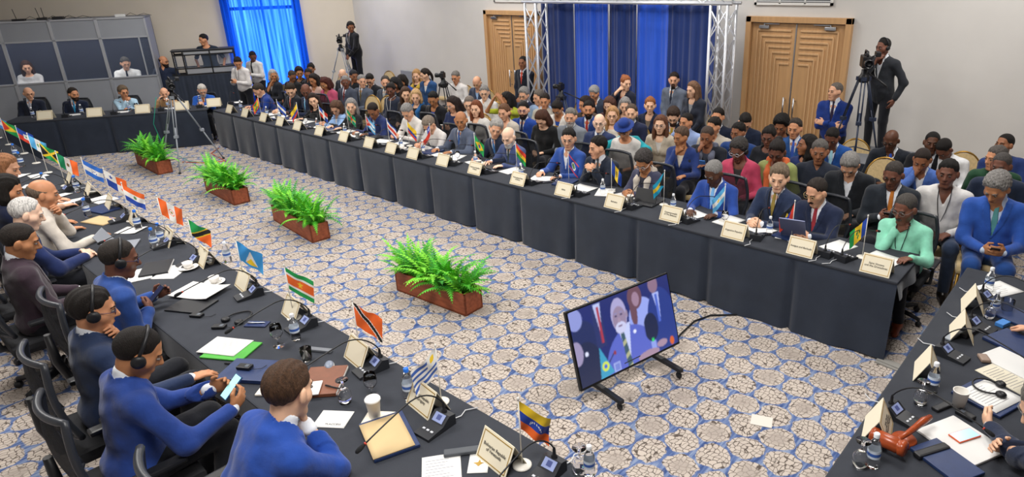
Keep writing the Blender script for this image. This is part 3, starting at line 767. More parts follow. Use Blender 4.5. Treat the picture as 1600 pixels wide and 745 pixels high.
# ---------------------------------------------------------------- draped conference tables
TC = mat('black_tablecloth', '#2d3441', .9, var=.1, scale=5, bump=.15, bscale=220, sheen=.25, spec=.2)
TT = mat('charcoal_table_top', '#363940', .85, var=.07, scale=8, bump=.12, bscale=260, spec=.25)  # top made lighter than the skirt, ambient reflection put into its colour
TH_ = .76
def table(name, label, p0, ang, L, D, skirts='fl', pitch=.92, seed=1, back=.22):
    """p0: inner front corner; x runs along the front, y away from it"""
    t = thing(name, label, 'table', p0, ang, 'black draped tables of the square')
    b = MB(); r = .025
    prof = [(0, r*2), (0, r), (r*.3, r*.3), (r, 0)]
    b.box((L/2, D/2, TH_-.015), (L, D, .03), bev=.012); b.obj('tabletop', TT, t)
    rnd = random.Random(seed)
    n = max(1, round(L/pitch)); marks = [k*L/n for k in range(1, n)]
    def off(x, z):
        e = (TH_-z)/TH_
        o = .012*math.sin(x*7+seed)*e+.016*math.sin(x*13.7+seed*2)*e*e
        for k, m in enumerate(marks):
            q = (x-m)/.045
            if abs(q) < 1: o -= (.055)*(.3+.7*e)*(1-abs(q))*1.5*-1
            q2 = (x-m-.14)/.16
            if abs(q2) < 1: o -= -.022*(1-q2*q2)*e*-1
        return o
    if 'f' in skirts:
        nx = int(L/.035)
        b = MB().grid(lambda u, v: (u*L, -.004-max(0, v-.0)*.03+off(u*L, TH_*(1-v)) if v > 0 else .012, TH_-.001-v*(TH_-.012-.012*math.sin(u*L*2.3+seed))), nx, 9)
        b.obj('skirt', TC, t)
    for side, c in ((0, 'l'), (L, 'r')):
        if c in skirts:
            s = -1 if c == 'l' else 1; hh = TH_-.015 if c+'*' not in skirts else .16
            b = MB().grid(lambda u, v: (side+s*(-.01+.03*v+.02*math.sin(u*11+seed)*v), u*D, TH_-.001-v*hh), 24, 8); b.obj('skirt', TC, t)
    b = MB().grid(lambda u, v: (u*L, D+.004+.012*math.sin(u*L*9)*v, TH_-.001-v*back), int(L/.1), 3); b.obj('cloth_overhang', TC, t)
    for x in [k*1.8+.12 for k in range(int((L-.2)/1.8)+1)]:
        for y in (.12, D-.12):
            MB().tube([(x, y, 0), (x, y, TH_-.03)], .016, 8).obj('leg', BLACKP, t)
    return t
TA = table('conference_table', 'long black-draped table under the row of flags facing the planters', (-14.75, 5.55, 0), 0, 13.55, .74, 'fr*', seed=1)
o_ = at(9, 193, TH_)
B0 = V3(-14.9, 5.55, 0); aB = R(57); uB = V3(math.cos(aB), math.sin(aB), 0); nB = V3(-math.sin(aB), math.cos(aB), 0)
table('conference_table', 'black-draped table at the far end below the grey interpreter booths', B0-uB*3.72, aB, 3.66, .74, 'f', seed=2)
table('conference_table', 'black table in the near row where delegates wear headsets', (-.92, 2.16, 0), PI, 16.2, .86, 'f', seed=3)
table('conference_table', 'black table carrying the wooden gavel', (-.82, 6.25, 0), -PI/2, 5.5, .84, 'fl', seed=4)
# ---------------------------------------------------------------- planters with ferns
RUST = mat('rusty_wood', '#9a5234', .6, var=.25, scale=4, stretch=(2, 8, 8), bump=.1, bscale=30)
FERN = [mat('fern_green', '#4fb030', .5, var=.25, scale=12, trans=0, spec=.3), mat('fern_light_green', '#86d83f', .5, var=.2, scale=12, spec=.3), mat('fern_dark_green', '#33902a', .55, var=.2, scale=12)]
def fern(L, W, seed, n=150):
    rnd = random.Random(seed); b = MB(); bm = b.bm
    for i in range(n):
        x, y = rnd.uniform(-L*.46, L*.46), rnd.uniform(-W*.35, W*.35); a = rnd.uniform(0, 2*PI)
        if rnd.random() < .4: a = (0 if x > 0 else PI)+rnd.uniform(-.9, .9)
        ln = rnd.uniform(.28, .55); el = R(rnd.uniform(35, 85)); dr = rnd.uniform(1.1, 2.7); mi = rnd.choice((0, 0, 1, 1, 2))
        p = V3(x, y, 0.02); k = 15; pts = []; d = V3(math.cos(a)*math.cos(el), math.sin(a)*math.cos(el), math.sin(el))
        for q in range(k):
            pts.append(p.copy()); d = nrm(d+V3(math.cos(a)*.02, math.sin(a)*.02, -.065*dr*(q/k+.3))); p = p+d*ln/k
        for q in range(1, k):
            A, B = pts[q-1], pts[q]; f = nrm(B-A); sd = nrm(np.cross(f, (0, 0, 1)) if abs(f[2]) < .97 else V3(-math.sin(a), math.cos(a), 0)); up = np.cross(sd, f)
            wd = .052*math.sin(PI*min(1, (q+1.2)/k))**.7*(1-.45*q/k)+.004
            for s in (-1, 1):
                r0, r1 = A+(B-A)*.1, B+(B-A)*.05; tip = B+sd*s*wd+f*wd*.35-up*wd*.2
                vs = [bm.verts.new(v) for v in (r0, (r0+tip)/2-f*.003+up*.003, tip, r1)]
                try: fc = bm.faces.new(vs); fc.material_index = mi; fc.smooth = False
                except ValueError: pass
    me = bpy.data.meshes.new('foliage'); bm.to_mesh(me); bm.free()
    for m in FERN: me.materials.append(m)
    return me
for (px, lab, L, a, pts) in ((0, 'planter nearest the television screen', 1.08, 4, ((620, 455), (728, 493))), (1, 'planter second from the television screen', 1.3, -5, ((427, 340), (490, 385))), (2, 'planter third from the television screen', 1.2, -3, ((323, 297), (365, 322))), (3, 'planter farthest from the screen, behind the tripod', 1.2, -2, ((213, 256), (249, 274)))):
    q = (at(*pts[0])+at(*pts[1]))/2; an = R(a); q = q+V3(-math.sin(an), math.cos(an), 0)*.125
    t = thing('fern_planter', 'rust-brown box of green ferns, '+lab, 'planter', q, an, 'fern planters on the carpet')
    W = .25; b = MB()
    for s in (-1, 1): b.box((0, s*(W/2-.01), .12), (L, .02, .24)); b.box((s*(L/2-.01), 0, .12), (.02, W, .24))
    b.box((0, 0, .01), (L, W, .02)); b.obj('box', RUST, t)
    MB().grid(lambda u, v: ((u-.5)*(L-.04), (v-.5)*(W-.04), .19+.015*math.sin(u*37)*math.cos(v*9)), 24, 6).obj('soil', mat('bark_mulch', '#6b4a33', .95, var=.4, scale=50), t)
    f = link('foliage', fern(L, W, 7+px, int(185*L)), t, None, (0, 0, .19))
# ---------------------------------------------------------------- television on the floor
def picture(u, v):
    """the broadcast picture: u to the right, v downwards"""
    a = 16/9; x = u*a
    c = lin('#1c2560')
    def E(cx, cy, rx, ry): return ((x-cx)/rx)**2+((v-cy)/ry)**2 < 1
    def tri(p, q, r_):
        s = lambda A, B: (B[0]-A[0])*(v-A[1])-(B[1]-A[1])*(x-A[0]); t = (s(p, q), s(q, r_), s(r_, p)); return all(k >= 0 for k in t) or all(k <= 0 for k in t)
    col = lambda h: lin(h)
    if v > .0: c = col('#232d6e')
    # people behind
    if E(.18, .5, .22, .34): c = col('#26305e')
    if .36 < x < .52 and .05 < v < .6: c = col('#2c3568')
    if tri((.40, .02), (.52, .02), (.46, .5)): c = col('#b9c3ee')
    if .445 < x < .485 and .06 < v < .55: c = col('#a83a4c')
    if E(.08, .12, .12, .14): c = col('#8d96d4')
    if E(1.2, .42, .24, .26): c = col('#96a4ea')
    if E(1.06, .32, .06, .2) or E(1.12, .13, .13, .17): c = col('#6a4a58')
    if E(1.13, .16, .065, .1): c = col('#9c7f96')
    if E(1.55, .62, .27, .5): c = col('#2a3c86')
    if tri((1.44, .18), (1.56, .18), (1.52, .6)): c = col('#a9b6f0')
    if .1+1.38 < x < 1.52 and .2 < v < .6: c = col('#5068c8')
    if E(1.48, .06, .09, .12): c = col('#8a6f86')
    # main figure
    if E(.92, 1.02, .48, .55) and v > .45: c = col('#5a67c4')
    if tri((.74, .45), (.96, .42), (.86, 1.0)): c = col('#c2cbf4')
    if abs(x-(.80+.10*(v-.5))) < .03+.03*(v-.5) and v > .52: c = col('#3f5a68') if int((v+x*.6)*16) % 3 else col('#aeb08a')
    if E(.80, .28, .135, .235): c = col('#a9a3cf')
    if E(.80, .33, .115, .17): c = col('#96849f')
    if E(.80, .45, .095, .08): c = col('#c8c9ea')
    if E(.795, .425, .04, .012): c = col('#7a6484')
    for ex in (.745, .84):
        if E(ex, .28, .022, .012): c = col('#3b355c')
        if E(ex, .245, .034, .008): c = col('#8c88b8')
    if E(.79, .345, .022, .035): c = col('#a58fa6')
    if E(.935, .3, .02, .05): c = col('#98879f')
    if E(1.02, .58, .028, .026): c = col('#e3e7ff')
    # chair, front figure, flag, glass, bottle, hand
    if E(1.32, .62, .13, .2) and x > 1.2: c = col('#202848')
    if E(.16, .86, .27, .42): c = col('#252c4c')
    if E(.02, .55, .1, .16): c = col('#9a90b4')
    if E(.17, .6, .028, .03): c = col('#dfe4ff')
    if tri((.38, .58), (.32, 1.02), (.56, .98)): c = col('#3d9ac0')
    if E(.43, .86, .06, .065): c = col('#cfe04e')
    if E(.43, .86, .028, .03): c = col('#4a68d0')
    if abs((x-.5)*.9+(v-.83)) < .012 and .5 < x < .62: c = col('#2a2e54')
    if E(.62, .74, .022, .03): c = col('#8e3848')
    if .56 < x < .68 and .87 < v < 1: c = col('#9daae4')
    if .58 < x < .66 and .89 < v < .98: c = col('#7685d0')
    if 1.27 < x < 1.36 and .82 < v < 1: c = col('#8fa0e6')
    if 1.29 < x < 1.34 and .78 < v < .83: c = col('#2fd070')
    if E(1.2, .97, .2, .06) or E(1.47, .9, .1, .05): c = col('#a58aa0')
    if E(1.66, .93, .04, .06): c = col('#d06030')
    return c
bl, br = at(910, 612, .16), at(1062, 537, .16); dT = nrm(br-bl); WT, HT = 1.13, .66
t = thing('television', 'flat television on a low wheeled floor stand showing a speaker', 'television', (bl+br)/2*V3(1, 1, 0), math.atan2(dT[1], dT[0]))
tilt = R(-16)
MT = Matrix.Translation((0, 0, .16)) @ Matrix.Rotation(tilt, 4, 'X')      # x along the screen, -y towards the camera
b = MB(); b.box((0, .02, HT/2), (WT, .035, HT), bev=.006); b.box((0, .05, HT*.4), (WT*.6, .05, HT*.5), bev=.015)
o = b.obj('casing', mat('tv_black', '#0d0e10', .35), t); o.matrix_local = MT
NU, NV = 240, 136; sw_, sh_ = WT-.03, HT-.035
b = MB(); b.grid(lambda u, v: ((u-.5)*sw_, -.0005, .022+sh_*(1-v)), NU, NV); me = b.mesh('screen')
ca = me.color_attributes.new('picture', 'FLOAT_COLOR', 'POINT'); arr = np.ones((len(me.vertices), 4), np.float32)
for vtx in me.vertices: arr[vtx.index, :3] = np.mean([picture(vtx.co.x/sw_+.5+a_*.0045, 1-(vtx.co.z-.022)/sh_+b_*.008) for a_ in (-1, 0, 1) for b_ in (-1, 0, 1)], 0)
ca.data.foreach_set('color', arr.ravel())
m = bpy.data.materials.new('lit_screen'); m.use_nodes = True; N = m.node_tree.nodes; bs = N['Principled BSDF']; at_ = N.new('ShaderNodeVertexColor'); at_.layer_name = 'picture'
m.node_tree.links.new(at_.outputs[0], bs.inputs['Emission Color']); bs.inputs['Emission Strength'].default_value = TVE; bs.inputs['Base Color'].default_value = (.01, .01, .012, 1); bs.inputs['Roughness'].default_value = .25
o = link('screen', me, t, m); o.matrix_local = MT
for x in (-.34, .34):
    b = MB(); b.box((x, .03, .085), (.045, .52, .035), bev=.005); b.box((x, .12, .18), (.04, .03, .2)); st = b.obj('stand_foot', BLACKP, t)
    for y in (-.2, .26):
        c = MB(); c.lathe([(0, -.012), (.024, -.012), (.03, -.006), (.03, .006), (.024, .012), (0, .012)], 14, M=Matrix.Translation((x, y, .03)) @ Matrix.Rotation(PI/2, 4, 'Y')); c.tube([(x, y, .03), (x, y, .07)], .012, 6); c.obj('caster', BLACKP, st)
MB().box((0, .03, .2), (.2, .03, .05), bev=.01).obj('badge_box', plain('#3a3c40', .4), t)
c_ = [at(1055, 535, .1), at(1062, 524, .008), at(1085, 502, .008), at(1110, 493, .008), at(1150, 492, .008), at(1170, 480, .008)]
tag(MB().tube([(q[0], q[1], q[2]+.004) for q in c_], .009, 6).obj('power_cord', BLACKP), 'black power cord running from the television to the draped table', 'cord')
q = at(1190, 658); tag(MB().box((q[0], q[1], .003), (.16, .13, .006), rz=R(20), bev=.002).obj('floor_box_cover', plain('#d9d3c9', .6)), 'small square pale cover plate set in the carpet near the screen', 'floor plate')
q0, q1 = at(1366, 560), at(1415, 580); v_ = q1-q0
b = MB(); b.poly([(0, -.06), (0, .06), (.5, .06), (.5, -.06)], .012); b.poly([(0, -.03), (0, .03), (.5, .03), (.5, -.03)], .02)
o = b.obj('cable_ramp', plain('#8b8984', .7)); o.location = (q0[0]+.03*nrm(v_)[0], q0[1]+.03*nrm(v_)[1], 0); o.rotation_euler = (0, 0, math.atan2(v_[1], v_[0])); tag(o, 'flat grey cable ramp on the carpet at the end of the long table', 'cable ramp')
# ---------------------------------------------------------------- chairs
GOLDF = mat('gold_damask', '#c9b183', .8, var=.12, scale=40, sheen=.2); GOLDM = mat('gold_metal', '#a07c3c', .35, metal=.8)
def banquet():
    t = thing('banquet_chair', 'x', 'chair')
    b = MB(); b.box((0, .02, .43), (.43, .42, .075), bev=.03); b.obj('seat', GOLDF, t)
    b = MB(); o = [(.19*math.copysign(abs(math.cos(a))**.75, math.cos(a)), .24+.26*math.copysign(abs(math.sin(a))**.8, math.sin(a))) for a in [2*PI*k/28 for k in range(28)]]
    b.poly(o, .05, M=Matrix.Translation((0, -.19, .43)) @ Matrix.Rotation(R(98), 4, 'X')); b.obj('backrest', GOLDF, t)
    f = MB(); f.tube([(-.2, -.19, .44)]+[(x*1.06, -.2-(z)*.14, .43+z) for x, z in [(.195*math.cos(a), .24+.275*math.sin(a)) for a in np.linspace(PI+.45, -.45, 24)]]+[(.2, -.19, .44)], .013, 7)
    f.obj('back_frame', GOLDM, t)
    for x in (-1, 1):
        for y, s in ((.2, 1), (-.19, -1)): MB().tube([(x*.185, y, .41), (x*.2, y+s*.03, 0)], .013, 7).obj('leg', GOLDM, t)
    return t
MESHB = mat('black_mesh_fabric', '#1d1f23', .9, alpha=.82, bump=.3, bscale=400); FOAM = mat('black_seat_fabric', '#1a1b1f', .9, bump=.2, bscale=200)
def office():
    t = thing('office_chair', 'x', 'chair')
    b = MB(); b.box((0, .0, .45), (.5, .48, .08), bev=.035); b.obj('seat', FOAM, t)
    def bk(u, v):
        x = (u-.5)*2; z = v; w = .235*(1-.25*max(0, z-.55)**1.5*2)*(.85+.15*min(1, z*3))
        return (x*w, -.24-.05*z-.035*math.sin(PI*z)+.05*x*x, .56+.48*z)
    b = MB().grid(bk, 14, 14); pan = b.obj('backrest', MESHB, t)
    rim = [bk(i/14, 0) for i in range(15)]+[bk(1, j/14) for j in range(1, 15)]+[bk(1-i/14, 1) for i in range(1, 15)]+[bk(0, 1-j/14) for j in range(1, 15)]
    MB().tube(rim, .018, 8).obj('back_frame', mat('dark_plastic', '#2c2f35', .35), t)
    s = MB(); s.tube([(0, -.1, .4), (0, -.27, .42), (0, -.315, .6), (0, -.32, .8)], [.03, .03, .028, .02], 8); s.obj('back_support', BLACKP, t)
    for x in (-1, 1):
        a = MB(); a.tube([(x*.2, .0, .42), (x*.29, .0, .44), (x*.3, .01, .64)], .017, 7); a.box((x*.3, .02, .655), (.07, .26, .03), bev=.013); a.obj('armrest', BLACKP, t)
    p = MB(); p.tube([(0, 0, .09), (0, 0, .42)], [.03, .024], 10); post = p.obj('gas_column', BLACKP, t)
    for k in range(5):
        an = 2*PI*k/5+.3; c, s_ = math.cos(an), math.sin(an)
        l = MB(); l.tube([(0, 0, .11), (c*.29, s_*.29, .075)], [.03, .018], 7); lg = l.obj('leg', BLACKP, t)
        w = MB(); w.lathe([(0, -.02), (.024, -.02), (.028, -.012), (.028, .012), (.024, .02), (0, .02)], 10, M=Matrix.Translation((c*.29, s_*.29, .028)) @ Matrix.Rotation(an+PI/2, 4, 'Z') @ Matrix.Rotation(PI/2, 4, 'Y')); w.tube([(c*.29, s_*.29, .028), (c*.29, s_*.29, .075)], .01, 6); w.obj('caster', BLACKP, lg)
    return t
PROTO = {'b': banquet(), 'o': office()}; USED = set()
def chair(kind, x, y, rz, label, s=1.1):
    p = PROTO[kind]; g = {'b': 'gold banquet chairs of the audience', 'o': 'black swivel chairs at the tables'}[kind]
    if kind in USED: c = copy_tree(p, None, (x, y, 0), rz, label, g)
    else: USED.add(kind); c = p; c.location = (x, y, 0); c.rotation_euler = (0, 0, rz); c['label'] = label; c['group'] = g
    c.scale = (s,)*3
    return c
# ---------------------------------------------------------------- things on the tables
TZ = TH_+.002
IVORY = mat('ivory_card', '#e3dac2', .7); GOLD = mat('gold_print', '#b08d3c', .45, metal=.3); INK = plain('#2b2a2c', .8); PAPER = mat('white_paper', '#e4e4e2', .8, var=.02, scale=3)
def T(px, py, z=TZ): q = at(px, py, z); return V3(q[0], q[1], z)
def text(body, size, parent, loc, rot, m=INK, name='lettering', sp=1.0):
    c = bpy.data.curves.new(name, 'FONT'); c.body = body; c.size = size; c.align_x = 'CENTER'; c.align_y = 'CENTER'; c.extrude = .0004; c.space_line = sp
    o = bpy.data.objects.new(name, c); C.objects.link(o); c.materials.append(m); bpy.context.view_layer.update(); me = bpy.data.meshes.new_from_object(o.evaluated_get(bpy.context.evaluated_depsgraph_get())); bpy.data.objects.remove(o); o = bpy.data.objects.new(name, me); C.objects.link(o); o.parent = parent; o.location = loc; o.rotation_euler = rot; return o
def _cardmesh():
    b = MB(); w, h, d = .25, .155, .075
    for s in (-1, 1):
        M = Matrix.Translation((0, s*d, 0)) @ Matrix.Rotation(s*math.atan2(d, h), 4, 'X'); b.box((0, 0, math.hypot(h, d)/2), (w, .003, math.hypot(h, d)), M=M)
    me = b.mesh('card'); me.materials.append(IVORY)
    b = MB(); M = Matrix.Translation((0, -d, 0)) @ Matrix.Rotation(-math.atan2(d, h), 4, 'X'); H = math.hypot(h, d)
    for z in (.014, H-.014): b.box((0, -.0023, z), (w-.022, .001, .005), M=M)
    for x in (-1, 1): b.box((x*(w/2-.0135), -.0023, H/2), (.005, .001, H-.023), M=M)
    m2 = b.mesh('gold_border'); m2.materials.append(GOLD); return me, m2
CARD = _cardmesh()
def card(p, rz, txt, label, s=1.0, grp='name cards on the tables'):
    t = thing('name_card', label, 'name card', p, rz, grp, s)
    link('card', CARD[0], t); link('gold_border', CARD[1], t)
    a = math.atan2(.075, .155)
    if txt: text(txt, .024 if len(txt) < 40 else .021, t, (0, -.075*.5-.0045, .155*.5), (PI/2-a, 0, 0), sp=.95)
    return t
# flags: (u along the fly, v down the hoist) -> colour
def st(*c): return lambda u, v: c[min(len(c)-1, int(v*len(c)))]
def vs(*c): return lambda u, v: c[min(len(c)-1, int(u*len(c)))]
BL, RD, YE, GR, WH, BK, LB, OR = '#2348a8', '#d8402c', '#ecc62e', '#1f9a4e', '#e9e9e6', '#17171b', '#58aee4', '#ee6a2a'
def star(u, v, cx, cy, r): 
    x, y = (u-cx)*1.5, v-cy; a = math.atan2(x, -y) % (2*PI/5)-PI/5; return math.hypot(x, y) < r*(.42+.58*(abs(a)/(PI/5))**1.6) if True else False
def cir(u, v, cx, cy, r): return math.hypot((u-cx)*1.5, v-cy) < r
FL = {
 'brazil': lambda u, v: BL if cir(u, v, .5, .5, .17) else (YE if abs(u-.5)*1.5/.62+abs(v-.5)/.4 < 1 else GR),
 'bolivia': lambda u, v: '#8a6a3a' if cir(u, v, .5, .5, .1) else st(RD, YE, GR)(u, v),
 'belize': lambda u, v: RD if v < .1 or v > .9 else ('#5f8a5a' if cir(u, v, .5, .5, .2) else (WH if cir(u, v, .5, .5, .28) else BL)),
 'barbados': lambda u, v: BK if (.3 < v < .72 and (abs(u-.5) < .02 or (abs(abs(u-.5)-.08) < .02 and v < .6))) else vs(BL, YE, BL)(u, v),
 'bahamas': lambda u, v: BK if u < .45*(1-2*abs(v-.5)) else st('#1fa0c8', YE, '#1fa0c8')(u, v),
 'argentina': lambda u, v: YE if cir(u, v, .5, .5, .1) else st(LB, WH, LB)(u, v),
 'antigua': lambda u, v: RD if abs(u-.5)*2 > 1-v else (YE if cir(u, v, .5, .34, .13) else st(BK, BK, BL, BL, WH, WH)(u, v) if v > .3 else BK),
 'vincent': lambda u, v: '#14814a' if abs(u-.5) < .17 and any(abs(u-cx)*1.5/.09+abs(v-cy)/.16 < 1 for cx, cy in ((.42, .42), (.58, .42), (.5, .66))) else (BL if u < .27 else (YE if u < .73 else GR)),
 'grenada': lambda u, v: RD if (v < .13 or v > .87 or u < .09 or u > .91) else (RD if cir(u, v, .5, .5, .13) else (YE if abs(u-.5) > abs(v-.5) else GR) if abs(u-.5) < abs(v-.5)*1 or True and abs(u-.5) < abs(v-.5) else YE),
 'nicaragua': lambda u, v: YE if cir(u, v, .5, .5, .09) else st(BL, WH, BL)(u, v), 'ecuador': lambda u, v: '#7a6a4a' if cir(u, v, .5, .5, .12) else (YE if v < .5 else (BL if v < .75 else RD)),
 'colombia': lambda u, v: YE if v < .5 else (BL if v < .75 else RD), 'dominican': lambda u, v: WH if abs(u-.5) < .09 or abs(v-.5) < .12 else (BL if (u < .5) == (v < .5) else RD),
 'dominica': lambda u, v: RD if cir(u, v, .5, .5, .2) else (YE if abs(v-.44) < .04 or abs(u-.46) < .03 else (BK if abs(v-.5) < .05 or abs(u-.5) < .03 else (WH if abs(v-.57) < .04 or abs(u-.54) < .03 else '#138a5c'))),
 'cuba': lambda u, v: (WH if star(u, v, .17, .5, .12) else RD) if u < .5*(1-2*abs(v-.5)) else st(LB, WH, LB, WH, LB)(u, v), 'costa': lambda u, v: st(BL, WH, RD, RD, WH, BL)(u, v), 'chile': lambda u, v: RD if v > .5 else ((WH if star(u, v, .16, .25, .14) else BL) if u < .33 else WH),
 'haiti': lambda u, v: WH if abs(u-.5) < .16 and abs(v-.5) < .2 and not cir(u, v, .5, .52, .09) else ('#5f8a5a' if cir(u, v, .5, .52, .09) else st(BL, RD)(u, v)), 'guatemala': lambda u, v: '#6f9a5a' if cir(u, v, .5, .5, .13) else vs(LB, WH, LB)(u, v),
 'jamaica': lambda u, v: YE if abs(abs(u-.5)-abs(v-.5)) < .09 else (GR if abs(v-.5) > abs(u-.5) else BK), 'mexico': lambda u, v: '#7a5a34' if cir(u, v, .5, .5, .12) else vs('#118a5a', WH, OR)(u, v),
 'honduras': lambda u, v: BL if 1/3 < v < 2/3 and any(star(u, v, .5+a, .5+c, .06) for a, c in ((0, 0), (-.1, -.09), (.1, -.09), (-.1, .09), (.1, .09))) else st('#2f6fd0', WH, '#2f6fd0')(u, v),
 'panama': lambda u, v: (BL if star(u, v, .25, .25, .14) else WH) if u < .5 and v < .5 else (OR if u >= .5 and v < .5 else (BL if u < .5 else (OR if star(u, v, .75, .75, .14) else WH))),
 'paraguay': lambda u, v: '#5f8a5a' if cir(u, v, .5, .5, .1) else st(OR, WH, BL)(u, v), 'peru': lambda u, v: OR if cir(u, v, .5, .5, .18) and not cir(u, v, .5, .5, .13) else (('#9a8a4a') if cir(u, v, .5, .5, .08) else vs(OR, WH, OR)(u, v)),
 'kitts': lambda u, v: BK if abs(u+v-1) < .13 else (YE if abs(u+v-1) < .19 else (GR if u+v < 1 else OR)), 'lucia': lambda u, v: YE if v > .5 and abs(u-.5) < .22*(v-.5)/.35 and v < .86 else (WH if v > .16 and abs(u-.5) < .26*(v-.14)/.72 and v < .86 else '#3f9be0'),
 'suriname': lambda u, v: (YE if star(u, v, .5, .5, .17) else OR) if .3 < v < .7 else (WH if .2 < v < .8 else GR),
 'trinidad': lambda u, v: BK if abs(u-v) < .10 else (WH if abs(u-v) < .15 else OR), 'uruguay': lambda u, v: (YE if cir(u, v, .17, .25, .13) else WH) if u < .36 and v < .5 else (WH if int(v*9) % 2 == 0 else '#3f63b4'),
 'venezuela': lambda u, v: WH if 1/3 < v < 2/3 and any(cir(u, v, .5+.17*math.cos(a), .6-.17*math.sin(a), .028) for a in np.linspace(.2, PI-.2, 8)) else st(YE, '#2a46a8', OR)(u, v),
 'guyana': lambda u, v: RD if u < .45*(1-2*abs(v-.5)) else (YE if u < .95*(1-2*abs(v-.5)) else GR), 'salvador': lambda u, v: st('#4f8fd8', WH, '#4f8fd8')(u, v), 'tall': lambda u, v: LB,
}
FM = {}
def _pole():
    b = MB(); b.tube([(0, 0, .012), (0, 0, .40)], .0035, 7); b.lathe([(.0035, .398), (.008, .404), (.006, .415), (0, .42)], 8); p = b.mesh('pole'); p.materials.append(plain('#dcdad4', .3))
    b = MB(); b.lathe([(0, 0), (.05, 0), (.05, .006), (.044, .011), (.008, .014), (0, .014)], 20); q = b.mesh('flag_base'); q.materials.append(mat('pearl_base', '#d6d3cb', .25)); return p, q
POLE = _pole()
def flag(key, p, rz, label, s=1.0, side=1, dn=52, seed=0, tilt=0, nu=30, nv=20):
    t = thing('table_flag', label, 'flag', p, rz, 'small table flags', s); t.rotation_euler = (0, R(tilt), rz)
    link('flag_base', POLE[1], t); link('pole', POLE[0], t)
    fn = FL[key]; Lf, Hf = .24, .165; a = R(dn); cols = []
    b = MB(); rr = random.Random(seed+len(key)*7); ph = rr.uniform(0, 6)
    def pos(u, v):
        # hung from the pole top, the fly end drooping towards the table
        x = side*(u*Lf*math.cos(a)*(1-.12*v)+.004); z = .392-v*Hf-u*Lf*math.sin(a)*(1-.18*u)
        y = .022*math.sin(u*7.5+v*2+ph)*u+.006*math.sin(v*6+u*11)
        return (x, y, z)
    def fmi(u, v):
        c = fn(u, v)
        if c not in cols: cols.append(c)
        return cols.index(c)
    b.grid(pos, nu, nv, fmi=fmi); o = b.obj('flag_cloth', None, t)
    for c in cols: o.data.materials.append(mat('flag_'+c.strip('#'), c, .7))
    return t
def _mic():
    b = MB(); b.poly([(-.11, 0), (.085, 0), (.085, .062), (.045, .07), (-.005, .03), (-.11, .016)], .115, M=Matrix.Rotation(PI/2, 4, 'Z') @ Matrix.Translation((0, .0575, 0)) @ Matrix.Rotation(PI/2, 4, 'X'))
    base = b.mesh('mic_base'); base.materials.append(mat('mic_base_grey', '#26282d', .4))
    b = MB(); M = Matrix.Translation((0, .02, .053)) @ Matrix.Rotation(R(38.6), 4, 'X'); b.box((0, 0, 0), (.075, .05, .002), M=M); b.box((0, .002, .0013), (.03, .028, .001), mi=1, M=M)
    sc = b.mesh('display'); sc.materials.append(plain('#8f9cc8', .3)); sc.materials.append(plain('#4b568a', .3))
    b = MB()
    for x in (-.03, 0, .03): b.box((x, -.062, .0245), (.017, .012, .005), M=None, bev=.001)
    bt = b.mesh('button'); bt.materials.append(plain('#c9ccd2', .4))
    b = MB(); b.lathe([(.016, .0), (.016, .01), (.009, .016), (.008, .05), (.005, .06)], 12, c=(0, .06, .065)); 
    n = [(0, .06, .12)]; 
    for k in range(1, 15):
        q = k/14; n.append((0, .06-.50*q**1.25, .12+.16*math.sin(min(1, q*1.9)*PI/2)-.10*q*q))
    b.tube([(0, .06, .07)]+n, .0042, 7); nk = b.mesh('gooseneck'); nk.materials.append(BLACKP)
    e, d = V3(n[-1]), nrm(V3(n[-1])-V3(n[-2])); b = MB(); b.tube([e-d*.005, e+d*.01, e+d*.03, e+d*.046, e+d*.052], [.0065, .011, .0125, .010, .003], 10); hd = b.mesh('mic_head'); hd.materials.append(mat('mic_foam', '#16171a', .9, bump=.4, bscale=500))
    b = MB(); b.tube([e-d*.012, e-d*.004], .0078, 10); rg = b.mesh('ring'); rg.materials.append(plain('#c0402f', .4))
    b = MB(); b.tube([(.03, .085, .015), (.04, .14, .008), (.02, .19, .006), (.06, .25, .004)], .0035, 6); cb = b.mesh('cable'); cb.materials.append(plain('#c7c9cc', .4))
    return base, sc, bt, nk, hd, rg, cb
MIC = _mic()
def mic(p, rz, label, s=1.0, cable=True, bend=0):
    t = thing('desk_microphone', label, 'microphone', p, rz, 'conference microphones', s)
    bs = link('mic_base', MIC[0], t); link('display', MIC[1], bs); 
    for x in (0,): link('button_row', MIC[2], bs)
    nk = link('gooseneck', MIC[3], t); link('mic_head', MIC[4], nk); link('ring', MIC[5], nk)
    if bend: nk.rotation_euler = (0, 0, 0)
    if cable: link('cable', MIC[6], t)
    return t
def _bottle():
    b = MB(); b.lathe([(0, .002), (.026, 0), (.031, .006), (.031, .05), (.029, .055), (.031, .06), (.031, .115), (.027, .135), (.014, .16), (.0125, .175), (.0125, .186), (0, .186)], 16); bm_ = b.mesh('bottle_body'); bm_.materials.append(GLASS)
    b = MB(); b.lathe([(.0316, .062), (.0316, .108)], 16); b.lathe([(.0318, .075), (.0318, .092)], 16, mi=1); l = b.mesh('bottle_label'); l.materials.append(plain('#d9e4f2', .5)); l.materials.append(plain('#3d66b8', .5))
    b = MB(); b.lathe([(.0145, .172), (.0145, .192), (.012, .195), (0, .195)], 12); c = b.mesh('cap'); c.materials.append(plain('#e9ecf0', .4))
    c2 = c.copy(); c2.materials.clear(); c2.materials.append(plain('#1f6fd6', .4)); return bm_, l, c, c2
BOT = _bottle()
def bottle(p, label, s=1.05, blue=True):
    t = thing('water_bottle', label, 'bottle', p, random.random()*6, 'clear water bottles on the tables', s); link('bottle_body', BOT[0], t); link('bottle_label', BOT[1], t); link('cap', BOT[3 if blue else 2], t); return t
